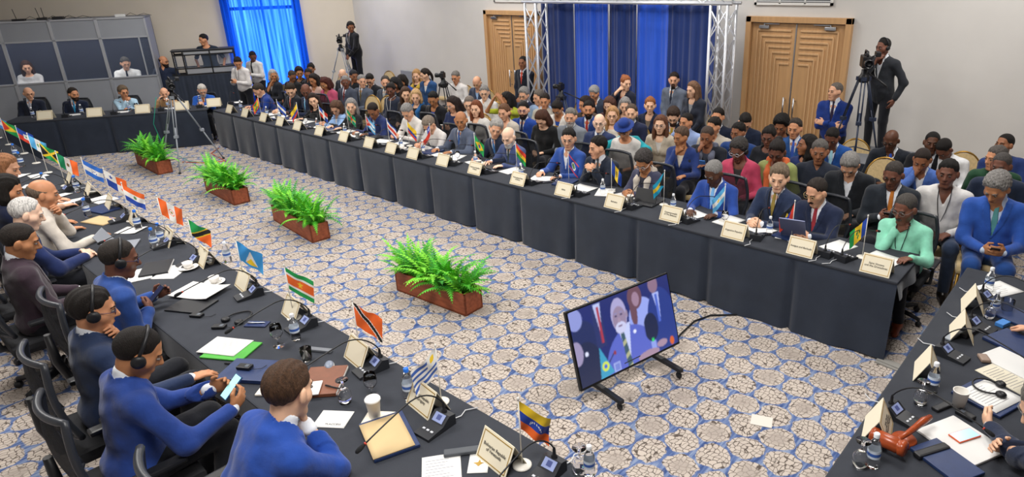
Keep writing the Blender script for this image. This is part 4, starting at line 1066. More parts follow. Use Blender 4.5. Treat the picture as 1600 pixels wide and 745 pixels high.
def _gob():
    b = MB(); b.lathe([(0, 0), (.036, 0), (.034, .003), (.006, .007), (.005, .05), (.02, .06), (.037, .085), (.039, .11), (.032, .15), (.0305, .15), (.0375, .11), (.035, .087), (.018, .063), (0, .058)], 20); g = b.mesh('goblet'); g.materials.append(GLASS)
    b = MB(); b.lathe([(0, 0), (.032, 0), (.034, .005), (.041, .095), (.0395, .095), (.0325, .007), (0, .005)], 20); t = b.mesh('tumbler'); t.materials.append(GLASS)
    b = MB(); b.lathe([(0, 0), (.028, 0), (.038, .1), (.04, .1), (.04, .104), (.0365, .104), (.0355, .1), (.027, .006), (0, .006)], 20); cupm = b.mesh('paper_cup')
    b = MB(); b.lathe([(.0415, .103), (.0415, .109), (.036, .116), (.034, .112), (0, .112)], 20); lid = b.mesh('lid')
    b = MB(); b.lathe([(0, .004), (.03, .004), (.062, .013), (.075, .018), (.074, .02), (.06, .016), (.028, .008), (0, .008)], 24); sau = b.mesh('saucer')
    b = MB(); b.lathe([(0, .009), (.022, .009), (.034, .03), (.039, .06), (.037, .06), (.031, .03), (.02, .014), (0, .014)], 20); b.tube([(.036, 0, .052), (.055, 0, .05), (.057, 0, .034), (.034, 0, .026)], .004, 6); tea = b.mesh('cup')
    return g, t, cupm, lid, sau, tea
GOB, TUM, CUPM, LID, SAU, TEA = _gob(); PORC = mat('white_porcelain', '#ece9e4', .2)
def single(name, me, label, cat, p, m=None, s=1., rz=0, rot=None, grp=None):
    o = link(name, me, None, m, p); o.scale = (s,)*3; o.rotation_euler = rot or (0, 0, rz); return tag(o, label, cat, grp)
def goblet(p, label, s=1.05, down=False):
    return single('wine_glass', GOB, label, 'glass', p+V3(0, 0, .15*s if down else 0), None, s, rot=(PI, 0, 0) if down else (0, 0, 0), grp='stemmed water glasses')
def teacup(p, label, s=1.0):
    t = thing('teacup', label, 'cup', p, random.random()*6, 'white cups and saucers', s); link('saucer', SAU, t, PORC); link('cup', TEA, t, PORC); return t
def papercup(p, label, lid=True, s=1.):
    t = thing('paper_cup', label, 'cup', p, 0, 'paper coffee cups', s); link('cup', CUPM, t, mat('white_card_cup', '#e9e6e0', .6))
    if lid: link('lid', LID, t, plain('#f0efec', .4))
    return t
def sheet(p, rz, w, h, label, cat='paper', m=None, th=.003, curl=0, name='paper_sheet', lines=0, grp=None, tilt=0):
    b = MB(); b.grid(lambda u, v: ((u-.5)*w, (v-.5)*h, th+curl*((u-.5)**2*4)*(1 if u > .5 else .3)), 8, 4)
    b.grid(lambda u, v: ((u-.5)*w, (v-.5)*h, .0+curl*((u-.5)**2*4)*(1 if u > .5 else .3)), 8, 4)
    bm = b.bm; n = len(bm.verts)//2; bm.verts.ensure_lookup_table()
    ring = [i*5 for i in range(9)]+[8*5+j for j in range(1, 5)]+[i*5+4 for i in range(7, -1, -1)]+[j for j in range(3, 0, -1)]
    for a, c in zip(ring, ring[1:]+ring[:1]):
        try: bm.faces.new((bm.verts[a], bm.verts[c], bm.verts[n+c], bm.verts[n+a]))
        except ValueError: pass
    o = b.obj(name, m or PAPER, None, p, (R(tilt), 0, rz)); tag(o, label, cat, grp)
    if lines:
        l = MB(); rnd = random.Random(lines)
        for k in range(lines):
            y = h*(.36-.7*k/max(1, lines-1)*.95); ww = w*rnd.uniform(.45, .76)
            l.box((-w*.4+ww/2, y, th+.0004), (ww, h*.011, .0004))
        if not curl: l.obj('print', plain('#77777c', .8), o); 
    return o
def folder(p, rz, w, h, label, m, th=.018, page=False, name='document_folder', cat='folder', grp=None):
    b = MB(); b.box((0, 0, th/2), (w, h, th), bev=min(.004, th*.35)); t = thing(name, label, cat, p, rz, grp); b.obj('cover', m, t)
    if page: MB().box((.004, 0, th*.5), (w-.003, h-.012, th*.6)).obj('pages', PAPER, t)
    return t
def phone(p, rz, label, m=None, scr='#1a1d26', s=1., emit=False, rot=None):
    t = thing('mobile_phone', label, 'phone', p, rz, None, s)
    if rot is not None: t.rotation_euler = rot
    MB().box((0, 0, .004), (.074, .152, .009), bev=.0035).obj('case', m or BLACKP, t)
    MB().box((0, 0, .0088), (.066, .142, .001)).obj('screen', mat('screen_'+scr.strip('#'), scr, .15, emit=scr if emit else None, es=.8), t); return t
def pen(p, rz, label, m=None):
    b = MB(); b.tube([(-.07, 0, .006), (-.062, 0, .006), (.055, 0, .006), (.07, 0, .005)], [.0045, .005, .005, .001], 8); b.box((-.045, .0, .0122), (.04, .003, .002)); return tag(b.obj('pen', m or BLACKP, None, p, (0, 0, rz)), label, 'pen')
def block(p, rz, d, label, m, name, cat, bev=.004, grp=None):
    return tag(MB().box((0, 0, d[2]/2), d, bev=bev).obj(name, m, None, p, (0, 0, rz)), label, cat, grp)
def receiver(p, rz, label):
    t = thing('interpretation_receiver', label, 'receiver', p, rz, 'black interpretation receivers'); MB().box((0, 0, .011), (.055, .1, .022), bev=.006).obj('case', BLACKP, t)
    MB().box((0, .02, .0225), (.03, .025, .002)).obj('display', plain('#59606a', .3), t); MB().tube([(.015, .05, .012), (.02, .08, .012), (-.01, .12, .004), (-.05, .13, .004)], .002, 5).obj('cable', BLACKP, t); return t
def lyingset(p, rz, label, s=1.):
    t = thing('headset', label, 'headset', p, rz, 'headsets lying on the tables', s)
    MB().tube([(.078*math.cos(a), .09*math.sin(a), .012+.004*math.sin(a*2)) for a in np.linspace(-.5, PI+.5, 20)], .006, 7).obj('headband', BLACKP, t)
    for x in (-1, 1):
        b = MB(); b.lathe([(0, 0), (.022, 0), (.03, .006), (.03, .018), (.022, .026), (.008, .024), (0, .022)], 14, c=(x*.062, -.062, 0)); b.obj('ear_cup', BLACKP, t)
    return t
# ---------------------------------------------------------------- who is where (pixel of the face, clothing, pose)
random.seed(5)
def LB_(a, b):
    return a+b if len((a+b).replace(',', ' ').split()) <= 16 else a
def seat(P, kind, label, dy=.0):
    w_ = label.split()
    if len(w_) > 16: label = label.replace('black mesh swivel', 'black').replace('black swivel', 'black').replace('gold banquet chair under the', 'gold chair of')
    c, s_ = math.cos(P['rz']), math.sin(P['rz'])
    return chair(kind, P['lx']-s_*dy, P['ly']+c*dy, P['rz'], label, P['s'])
def A(px, py, desc, tail='at the long table', **k):
    k['s'] = 1.02+(k.get('s', 1.1)-1.1)*.6; k.setdefault('K', 1.13); k.setdefault('pose', 'table'); k.setdefault('h', .0085); k.setdefault('lk', -25); k.setdefault('hp', 14)
    P = person(px, py, desc, LB_(desc, ', '+tail if tail else ''), face=180, keep=lambda x, y: y > 6.44, **k); seat(P, 'o', 'black mesh swivel chair under the '+desc); return P
def Q(px, py, desc, tail='in the audience', ch=True, **k):
    k['s'] = k.get('s', 1.06)-.03; k.setdefault('K', 1.07); k.setdefault('h', .0098); k.setdefault('lk', 0); k.setdefault('lean', random.uniform(0, 8)); k.setdefault('bf', 12)
    P = person(px, py, desc, LB_(desc, ', '+tail if tail else ''), face=180, **k)
    if ch and not k.get('stand'): seat(P, 'b', 'gold banquet chair under the '+desc)
    return P
def Bp(px, py, desc, **k):
    k.setdefault('s', .98); k.setdefault('K', 1.1); k.setdefault('h', .0095); k.setdefault('lk', 0); k.setdefault('pose', 'table')
    P = person(px, py, desc, LB_(desc, ', at the far table below the booths'), face=237, keep=lambda x, y: np.dot(V3(x, y, 0)-B0, nB) > .9, **k); seat(P, 'o', 'black swivel chair under the '+desc); return P
def Cp(px, py, desc, tail='in the near row', **k):
    k.setdefault('s', 1.13); k.setdefault('K', 1.1); k.setdefault('h', .0066); k.setdefault('lk', 85); k.setdefault('pose', 'table')
    P = person(px, py, desc, LB_(desc, ', '+tail if tail else ''), face=0, **k); seat(P, 'o', 'black swivel chair under the '+desc, k.get('cdy', 0) if False else 0); return P
# --- far table
Bp(45, 146, 'person in a navy suit and grey tie', hair='fringe', hc='#3a3330', gl='#222222', col='#1b2236', tie='#9a9aa6', sk=1, pose='lap', lean=-4, lk=10)
Bp(115, 147, 'person in a dark suit and turquoise tie', hair='recede', hc='#2a2018', beard=('full', '#2a2018'), col='#14203a', tie='#2aa0d8', sk=2, pose='lap', lean=-3, lk=25)
Bp(193, 144, 'person in a light blue patterned shirt, hand at chin', hair='curly', hc='#6a5a48', gl='#222222', top='shirt', col='#a9c8dc', sk=2, pose='chin', lk=20, hp=10)
Bp(257, 146, 'person in a tan shirt behind the tripod camera', hair='bald', top='shirt', col='#c49a6c', sk=1, pose='camera', wr=(.1, .3, 1.05), wl=(-.12, .3, 1.0), lk=0)
Bp(316, 141, 'person in a bright blue suit and orange tie, reading', hair='short', hc='#c9c4bc', beard=('full', '#c4beb6'), gl='#555555', col='#1d5cc0', tie='#e07a3a', sk=1, hp=28, lk=5, pose='together')
# --- long table, far end to near end
A(404, 141, 'person in a royal blue suit turning away', col='#1d3f9a', tie='#e07030', hc='#3a322c', sk=1, lk=-75, hp=30, lean=18, bf=-20, h=.0095)
A(454.5, 141, 'person in a dark suit and vivid orange tie', col='#1d2230', tie='#ee5a28', hc='#2f2318', sk=0, lk=-15, hp=30, pose='together', h=.0095)
A(478, 142, 'person in a navy suit and pale blue striped tie', hair='bald', col='#1f2a48', tie='#7cc0e8', sk=5, lk=-10, hp=22, h=.0095)
A(490, 157, 'person in a plain black jacket leaning in', fem=1, hair='long', hc='#2b1c16', top='round', col='#17181c', sk=0, lk=-10, hp=10, tilt=-8, hr=10, h=.0095)
A(525, 169, 'person in a pale blue jacket looking at a phone', fem=1, hair='bob', hc='#5a4030', top='blazer', col='#8fb0dc', shirt='#ded8d0', sk=1, lk=-30, hp=34, pose='together', h=.0095)
A(549, 166, 'person in a black jacket and grey blouse', fem=1, hair='long', hc='#8d8a88', top='blazer', col='#1b1d22', shirt='#7c766e', sk=0, lk=-10, hp=8, h=.0095)
A(583, 173, 'person in a deep blue suit and sky blue tie', hair='buzz', hc='#201814', col='#25356e', tie='#6aaee6', sk=4, lk=-30, hp=34, lean=14)
A(636.5, 175, 'person in a white four-pocket shirt, head bowed', hair='short', hc='#8f8d8b', top='shirt', col='#d9d5d0', sk=1, lk=-35, hp=36, pose='together', lean=12)
A(670.5, 195, 'person in a white shirt, head bent low', hair='short', hc='#8a7d70', top='shirt', col='#dad7d4', sk=1, lk=-40, hp=44, pose='together', lean=16)
A(720, 188, 'person in a grey suit and strong blue tie', hair='bald', col='#5d6880', tie='#2a5aa6', sk=3, lk=-12, hp=12, s=1.1)
A(775, 201, 'person in a dark suit leaning towards the table', hair='full', hc='#a5a29e', col='#1e2942', tie='#2f72b8', sk=1, lk=-5, hp=16, tilt=12, hr=-14, lean=10, s=1.1)
A(794.5, 214, 'person in a slate blue suit and striped tie', hair='fringe', hc='#d8d6d4', beard=('full', '#d5d3d0'), col='#4a5a8c', tie='#40514f', sk=7, lk=-32, hp=24, lean=8, s=1.14)
A(888.5, 217, 'person in a blue suit with an open white shirt', hair='short', hc='#17130f', gl='#9a9a9a', col='#2f56ae', sk=1, lk=-12, hp=8, s=1.1)
A(934, 230, 'person in a charcoal suit with clasped hands', hair='short', hc='#15110f', col='#232c3e', tie='#55585e', sk=1, lk=-62, hp=8, pose='clasped', lean=12, s=1.14, h=.0075)
A(1006, 253, 'person in a plum grey jacket with a beige and orange scarf', fem=1, hair='curly', hc='#3f3b3a', gl='#e6e6ea', top='blazer', col='#4c4f6a', shirt='#3a3a48', scarf='#c9c0b4', sk=3, lk=-28, hp=34, s=1.15, pose='together', h=.0075, fat=1)
A(1115, 270, 'person in a bright blue suit and light blue tie, writing', hair='buzz', hc='#8a8886', col='#2b52b0', tie='#79b4ea', sk=6, lk=-35, hp=30, s=1.17, pose='write', h=.007, fat=1)
A(1217, 278, 'person in a navy suit and mustard tie', hair='full', hc='#7a6a58', col='#2a3858', tie='#b39a48', sk=0, lk=-10, hp=10, s=1.14, pose='together', h=.007, lany='#15161a', bf=-8)
A(1275.5, 300, 'person in a dark navy suit and red tie holding papers', hair='thin', hc='#2c2420', beard=('moustache', '#1a1412'), gl='#b9a36a', col='#222d4c', tie='#a8323c', sk=1, lk=-38, hp=24, s=1.15, pose='together', h=.007, fat=1)
A(1414, 326, 'person in a mint green shirt, hand at mouth', dx=.0, hair='buzz', hc='#4a4642', gl='#777777', top='shirt', col='#86cdb2', sk=5, lk=-30, hp=16, s=1.16, pose='chin', h=.0066, lany='#15161a', fat=1, shoes='#8a3f1c', beard=('moustache', '#55504c'))
# --- interpreters and crew
I1 = person(42, 105, 'a', 'person in a black and white patterned top inside the first booth', face=245, s=1.1, z0=.27, h=.0095, fem=1, hair='long', hc='#3a2018', top='round', col='#b9b7b6', sk=1, lk=0, hp=16, pose='table')
I3 = person(196, 99, 'b', 'person in a white shirt and dark tie inside the last booth', face=245, s=1.1, z0=.25, h=.0095, hair='short', hc='#4a4642', top='shirt', col='#dcdcda', tie='#1d2030', sk=1, lk=10, hp=20, pose='table')
seat(I1, 'o', 'black chair inside the first interpreter booth').location.z = .25; seat(I3, 'o', 'black chair inside the last interpreter booth').location.z = .25
# --- standing
def S(px, py, label, **k):
    k.setdefault('h', .0105); k.setdefault('s', 1.0); k.setdefault('lk', 0); k.setdefault('pose', 'stand')
    return person(px, py, label, label, stand=True, **k)
S1 = S(372, 98, 'standing person in a white shirt and dark trousers typing on a phone', face=200, hair='short', hc='#1c1612', top='shirt', col='#cfccca', sk=2, pose='sphone', hp=32, lk=-5, lany='#333333')
S2 = S(395, 88, 'standing person in a white shirt and black tie beside the blue curtain', face=200, hair='buzz', hc='#17120f', top='shirt', col='#d0cecb', tie='#17181c', sk=5, pose='sphone', hp=30, lk=10)
S(817, 98, 'standing guard in a dark suit and red tie at the wooden door', face=180, hair='buzz', hc='#15100e', col='#151c2c', tie='#e0402c', sk=4, lk=-25, hp=4, pose='clasp', s=1.03)
S(1053, 125, 'standing person in a grey suit and dark tie before the drape', face=175, hair='short', hc='#2a1f18', col='#6b7486', tie='#1b2238', sk=1, lk=-8, hp=6, pose='clasp', beard=('chin', '#2a1f18'))
S(1082, 140, 'standing person in a dark jacket and grey blouse before the drape', face=175, fem=1, hair='long', hc='#7a5a44', top='blazer', col='#2a3040', shirt='#8a8c90', sk=0, lk=-42, hp=10, pose='clasp', s=.98)
S(978, 130, 'standing person in a dark jacket over red, hand at ear', face=175, fem=1, hair='bun', hc='#a0603a', top='blazer', col='#1d2236', shirt='#d0452c', sk=0, lk=28, hp=8, pose='ear', s=.98)
S(1305, 143, 'standing person in a royal blue suit with folded arms', face=180, hair='buzz', hc='#6a625c', col='#1c3d94', tie='#3a2f4a', sk=1, lk=-48, hp=0, pose='scross', s=1.02)
q = ray(1380, 74); PLZ = .80
CR_ = S(1380, 74, 'camera operator in a charcoal suit with headphones on the riser', face=165, hair='buzz', hc='#15100e', col='#2a2e35', sk=5, hs=True, lk=-45, hp=6, z0=PLZ, pose='stand', s=.94, lany='#c9c9c9', wl=(-.25, .05, .84), wr='CHIN', shoes='#15171a')
S(548, 42, 'camera operator in black with headphones in the room corner', face=180, hair='short', hc='#15110f', hs=True, col='#191b20', shirt='#202226', sk=4, lk=10, hp=18, z0=.62, pose='clasp', s=1.0, lany='#dddddd')
S(318, 62, 'technician in a black tee shirt standing behind the equipment rack', face=230, hair='short', hc='#14110f', top='tee', col='#1c2b3c', sk=2, lk=-62, hp=10, pose='stand', s=1.0, z0=.44)
S(256, 96, 'person in a dark blue shirt standing beside the last booth', face=230, hair='fringe', hc='#201a16', top='shirt', col='#25304a', sk=2, lk=55, hp=10, gl='#15161a', beard=('full', '#1c1512'), s=1.0)
Q(664, 117, 'person in a blue jacket and white shirt, hair tied back', fem=1, hair='pony', hc='#241a16', top='blazer', col='#1f4a80', shirt='#d8d8d8', sk=0, lk=-70, hp=14, stand=True, pose='clasp', s=.96)
# --- audience, left part
Q(427, 118, 'person in a dark jacket over white, hand on cheek', fem=1, hair='bob', hc='#a9a7a5', top='blazer', col='#1f232c', shirt='#d5d3d2', sk=3, lk=10, pose='cheek', hp=8)
Q(456.7, 119, 'person in a loose black jacket bending down', hair='buzz', hc='#3a3430', gl='#333333', top='round', col='#17181b', sk=4, lk=25, hp=30, fat=1)
Q(467.7, 114, 'person in black with dark curls by the curtain', fem=1, hair='curly', hc='#1c1512', top='round', col='#1b1b1f', sk=3, lk=5)
Q(482, 116, 'person in a plain dark shirt below the curtain', hair='buzz', hc='#1a1512', top='shirt', col='#20252e', sk=4, lk=-10, hp=18)
Q(486, 108, 'person in a black top at the back wall', fem=1, hair='bun', hc='#17120f', top='round', col='#24262b', sk=4, lk=-15)
Q(490, 125, 'person in a beige pink jacket', fem=1, hair='long', hc='#1c1512', top='blazer', col='#c4a496', shirt='#d8a090', sk=3, lk=-40, hp=18)
Q(508, 131, 'person in a rose pink jacket reading', fem=1, hair='bob', hc='#4a2018', gl='#d0b080', top='blazer', col='#cf5478', shirt='#b04060', sk=3, lk=-45, hp=26)
Q(535.6, 117, 'person in a dark suit behind the grey-suited neighbour', hair='bald', col='#262a34', sk=0, lk=-5, hp=26)
Q(540, 128, 'person in a slate suit and dark red tie', hair='buzz', hc='#8a8886', col='#4a5264', tie='#8a2a28', sk=5, lk=-5, hp=12, fat=1)
Q(553, 119, 'person in a dark cap and dark jacket', hair='short', hc='#24262c', top='shirt', col='#1c2026', sk=4, lk=20)
Q(565.6, 127, 'person in a grey suit and olive tie', hair='short', hc='#8a8886', col='#596274', tie='#7a6a3c', sk=1, lk=10, hp=6)
Q(578, 125, 'person in a black suit with glasses, looking down', hair='short', hc='#1a1512', gl='#15161a', col='#1e222b', tie='#2a2e38', sk=1, lk=-20, hp=30)
Q(602.5, 129, 'person in a grey suit and patterned tie', hair='recede', hc='#4a443e', beard=('full', '#6a6460'), col='#4b5260', tie='#9aa0a0', sk=1, lk=-5, hp=8)
Q(611, 141, 'person in a navy dress jacket with a pearl necklace', fem=1, hair='bun', hc='#1a1513', top='round', col='#252d40', sk=5, lk=-20, fat=2, lany='#d9d9d9')
Q(627.6, 127, 'person in a blue patterned top bowing forward', fem=1, hair='bob', hc='#1c1714', top='round', col='#2450b0', sk=3, lk=-30, hp=40)
Q(617, 131, 'person in a black top with a black headscarf', fem=1, hair='bob', hc='#17171a', top='round', col='#1c1d22', sk=4, lk=-40, hp=30)
Q(651, 118, 'person with a yellow and black scarf', fem=1, hair='long', hc='#b48a58', top='round', col='#222326', scarf='#c9a93a', sk=0, lk=-20)
Q(634, 147, 'person in a dark top with brown waves', fem=1, hair='long', hc='#4a3426', top='round', col='#2a2426', sk=0, lk=5)
Q(650, 151, 'person in black with a bright blue scarf', fem=1, hair='bob', hc='#c4a070', top='round', col='#1b1c20', scarf='#2f6fb0', sk=0, lk=-10)
Q(677, 155, 'person in a black jacket and royal blue blouse', fem=1, hair='short', hc='#14110f', gl='#b5854a', top='blazer', col='#191b20', shirt='#2450b8', sk=3, lk=-20, hp=24)
Q(707, 163, 'person in a navy star-print dress holding a phone', fem=1, hair='long', hc='#2b1f1c', gl='#cfcfcf', top='round', col='#22305e', sk=1, lk=-50, hp=20, pose='phone')
Q(712, 121, 'person in a white shirt alone against the wall', hair='short', hc='#77736f', gl='#222222', top='shirt', col='#cfcdcc', sk=2, lk=-30, hp=16)
Q(745.5, 129, 'person in a slate suit and light blue shirt at the wall', hair='fringe', hc='#5a504a', gl='#b59a5a', col='#3d4860', shirt='#9dc0ea', sk=1, lk=-25, hp=32)
Q(757, 145, 'person in a white shirt with spectacles', hair='short', hc='#8d8a87', gl='#555555', top='shirt', col='#d2d0ce', sk=0, lk=-8)
Q(733.6, 163, 'person in a white shirt half hidden behind a white jacket', hair='short', hc='#7a6f66', gl='#333333', top='shirt', col='#d5d3d0', sk=0, lk=-15)
Q(744, 170, 'person in a white jacket over a black top', fem=1, hair='long', hc='#7a4428', top='blazer', col='#d3d1cc', shirt='#1c1d22', sk=0, lk=-22, hp=4)
Q(791, 156, 'person in a yellow-green top taking a picture', fem=1, hair='bob', hc='#17120f', top='dress', col='#c0cc2e', sk=3, lk=-60, pose='photo', wr=(.15, .3, 1.2), wl=(-.05, .35, 1.22))
Q(787.5, 176, 'person in a beige jacket with tied hair', fem=1, hair='pony', hc='#6a4a34', top='blazer', col='#b9b1a6', shirt='#b0a89c', sk=1, lk=-28, hp=8)
# --- audience, middle
Q(818.5, 149, 'person in a navy jacket and red tie with grey curls', hair='curly', hc='#8a8885', beard=('full', '#9a9896'), gl='#333333', col='#243050', tie='#c04a38', sk=1, lk=-25)
Q(842, 152, 'person in a light blue shirt beside the truss foot', hair='short', hc='#6a625a', top='shirt', col='#9ab4d8', sk=1, lk=-60)
Q(818, 172, 'person in a vivid blue suit and thick spectacles', hair='short', hc='#17120f', beard=('full', '#17120f'), gl='#2a3a8a', col='#2048a8', tie='#20305e', sk=1, lk=-14, hp=4)
Q(846, 186, 'person in a black dress writing notes', fem=1, hair='long', hc='#4a2c1e', top='round', col='#17181b', sk=0, lk=-30, hp=42, pose='lap')
Q(851, 158, 'person in a sand-coloured jacket', hair='short', hc='#2a211a', top='shirt', col='#b8b3a8', sk=2, lk=-12, hp=10)
Q(871, 170, 'person in a white jacket and cobalt blouse, head down', fem=1, hair='bun', hc='#1c1614', gl='#999999', top='blazer', col='#d6d2cc', shirt='#2450b0', sk=3, lk=-28, hp=36)
Q(891.5, 183, 'person in a pale grey suit, grey beard', hair='short', hc='#77746f', beard=('full', '#a8a5a2'), col='#747a82', sk=1, lk=-12, hp=6)
Q(928.4, 146, 'person in a slate suit near the bright blue drape', hair='full', hc='#a09e9c', col='#3a4458', sk=2, lk=-35, hp=28)
Q(914, 163, 'person in a brown top half hidden near the drape', fem=1, hair='long', hc='#2a1d18', top='round', col='#5a4a40', sk=2, lk=-60)
Q(919.5, 171, 'person in a cobalt suit and red tie, dark beard', hair='short', hc='#17120f', beard=('full', '#1a1410'), col='#2a4a94', tie='#c23a34', sk=2, lk=-4, hp=4)
Q(936.5, 192, 'person in a navy suit and blue tie, glasses', hair='fringe', hc='#c9c4be', gl='#888888', col='#2c3a66', tie='#4a66b8', sk=7, lk=-8, hp=4)
Q(952, 164, 'person in a dark red top beside the curls', fem=1, hair='long', hc='#5a3c30', top='round', col='#5a3a3a', sk=0, lk=-25, hp=20)
Q(957, 180, 'person in a cream blouse and round glasses', fem=1, hair='long', hc='#b58a5c', gl='#1c1c1e', top='round', col='#d9d4ca', sk=0, lk=-5, hp=4)
Q(976.4, 165, 'person in a black sleeveless top', fem=1, hair='bob', hc='#8f8c8a', top='round', col='#1e1e22', sk=0, lk=-5, hp=14)
Q(986.7, 177, 'person in a navy suit and small-pattern tie', hair='recede', hc='#5a4c40', beard=('full', '#8f8a84'), col='#20294a', tie='#2a3058', sk=0, lk=-10, hp=4)
HAT = Q(975.6, 203, 'person in a blue hat and turquoise shawl', fem=1, hair='short', hc='#4a423c', top='dress', col='#c9c6c2', sk=2, lk=-20, hp=26, gl='#999999', s=1.08, fat=1)
Q(1015.7, 165, 'person in a navy jacket with reading glasses up on the head', fem=1, hair='bun', hc='#9a6038', top='blazer', col='#1e2844', shirt='#8a7a6a', sk=0, lk=-2, hp=4)
Q(1032, 195, 'person in a beige jacket with a black neck ribbon', fem=1, hair='long', hc='#6a4430', gl='#999999', top='blazer', col='#b0a594', shirt='#c9c5c0', sk=0, lk=-12, hp=2)
Q(1052, 182, 'person in a dark suit and yellow tie looking down', hair='curly', hc='#3a2a20', beard=('full', '#3a2a20'), gl='#333333', col='#222a3c', tie='#c9a93a', sk=0, lk=-8, hp=32)
Q(1072, 191, 'officer in a light blue uniform shirt with epaulettes', hair='buzz', hc='#17120f', top='shirt', col='#92a8d6', sk=2, lk=-38, hp=4)
Q(1064, 214, 'person in a navy jacket, fist at mouth', fem=1, hair='short', hc='#5a4638', top='blazer', col='#223a7c', shirt='#cfc4b4', sk=3, lk=-45, pose='chin', hp=10)
Q(1121.6, 183, 'person in a midnight suit by the truss', hair='short', hc='#17120f', col='#1e2740', sk=2, lk=-18, hp=2)
Q(1115, 198, 'person in a beige shirt behind a covered face', hair='short', hc='#1e1713', top='shirt', col='#bdb5a8', sk=2, lk=-40, hp=8)
Q(1105, 213, 'person in a dark jacket and grey scarf covering the face', hair='buzz', hc='#4a3c34', top='blazer', col='#20252f', shirt='#5a6070', scarf='#6a7084', sk=4, lk=-20, pose='face', hp=18)
Q(1153, 207, 'person in a medium blue suit, profile', hair='short', hc='#15100e', col='#22488e', sk=4, lk=-35, hp=8)
Q(1164.4, 191, 'person in a navy suit and blue tie, head bowed by the door', hair='short', hc='#14110f', col='#1f2a44', tie='#2f6fc0', sk=1, lk=5, hp=40)
Q(1154, 235, 'person in a coral pink jacket with headphones', fem=1, hair='curly', hc='#3c3836', gl='#e0e0e4', hs=True, top='blazer', col='#d84a6c', shirt='#3a3434', sk=5, lk=-28, hp=22, fat=1, s=1.1)
Q(1201, 214, 'person in a dark jacket with black-rimmed glasses', fem=1, hair='bun', hc='#17120f', gl='#15161a', top='round', col='#22262e', sk=5, lk=-15)
Q(1220.5, 197, 'person in black at the double door', hair='afro', hc='#120e0c', top='round', col='#1a1b1f', sk=4, lk=-15, hp=22)
Q(1214, 237, 'person in a lime floral top and orange scarf', fem=1, hair='bun', hc='#201a18', gl='#17181a', top='round', col='#a9b46a', scarf='#e8703a', sk=5, lk=-12, hp=28, s=1.1, fat=1)
Q(1242, 201, 'person in a cobalt suit and blue tie at the door edge', hair='recede', hc='#3a322c', col='#2a5aa0', tie='#3f66d0', sk=2, lk=-18, hp=6)
# --- audience, right part
Q(1260.5, 227, 'person in a navy blouse with long black hair', fem=1, hair='long', hc='#17110f', top='round', col='#23346e', sk=4, lk=-70, hp=-4)
Q(1280.4, 237, 'person in a dark navy shirt with two round pins', hair='short', hc='#5f5b58', top='shirt', col='#262d3c', sk=4, lk=-4, hp=8, s=1.1, fat=1)
Q(1300.4, 215, 'person in a cobalt suit reading, near the riser', hair='buzz', hc='#15100e', col='#1f55a8', tie='#9fd0e0', sk=5, lk=-15, hp=34, lany='#22262e')
Q(1327.7, 258, 'person in a black suit bowing the head', hair='full', hc='#8a8784', col='#1c2028', sk=1, lk=-10, hp=46, s=1.1)
Q(1392.4, 219, 'person in a black suit and bright blue tie', hair='bald', gl='#222222', col='#1c222c', tie='#2f5fd8', sk=6, lk=-20, hp=24, s=1.06)
Q(1456.4, 223, 'person in a black suit and open white shirt at the back', hair='buzz', hc='#120e0c', col='#1b1d24', sk=6, lk=2, hp=2)
Q(1475, 233, 'naval officer in white uniform hunched over', hair='buzz', hc='#15100e', top='shirt', col='#d9dadc', sk=5, lk=-30, hp=50)
Q(1440.7, 250, 'person in a light blue suit covering the mouth', hair='buzz', hc='#2a201c', col='#4a6fc0', sk=4, lk=-8, hp=28, pose='face', s=1.06)
Q(1396, 273, 'person in a dark suit and rainbow-striped tie', hair='buzz', hc='#3a3430', gl='#222222', col='#242a34', tie='#d07a2a', sk=5, lk=-18, hp=20, pose='phone', s=1.1, h=.009, fat=1)
Q(1480.6, 271, 'person in a white pullover with a lanyard', hair='short', hc='#120e0c', top='vneck', col='#d0cecc', sk=5, lk=-8, hp=4, s=1.12, h=.009, lany='#15161a', legs='#33425e')
Q(1569, 226, 'person in a blue jacket reclining against the wall', hair='buzz', hc='#14100e', beard=('full', '#14100e'), col='#233a78', sk=4, lk=-35, hp=-6, tilt=6, lean=-10)
Q(1555.5, 247, 'officer in a green dress uniform with gold braid', hair='short', hc='#5a5450', col='#1f4a30', shirt='#d8d8d4', tie='#1c2a20', sk=2, lk=-45, hp=6, s=1.08)
Q(1564, 259, 'person in a dark navy sweater', hair='buzz', hc='#4a4644', top='round', col='#1f2c44', sk=5, lk=-15, hp=10, s=1.1, fat=1)
Q(1557, 294, 'person in a blue suit and teal tie using a phone', hair='curly', hc='#8a8784', col='#2a58b8', tie='#5ea6a8', shirt='#c9d8ee', sk=3, lk=-22, hp=34, pose='phone', s=1.16, h=.0075, legs='#24509c', wr=(.06, .36, .70), wl=(-.09, .36, .70))
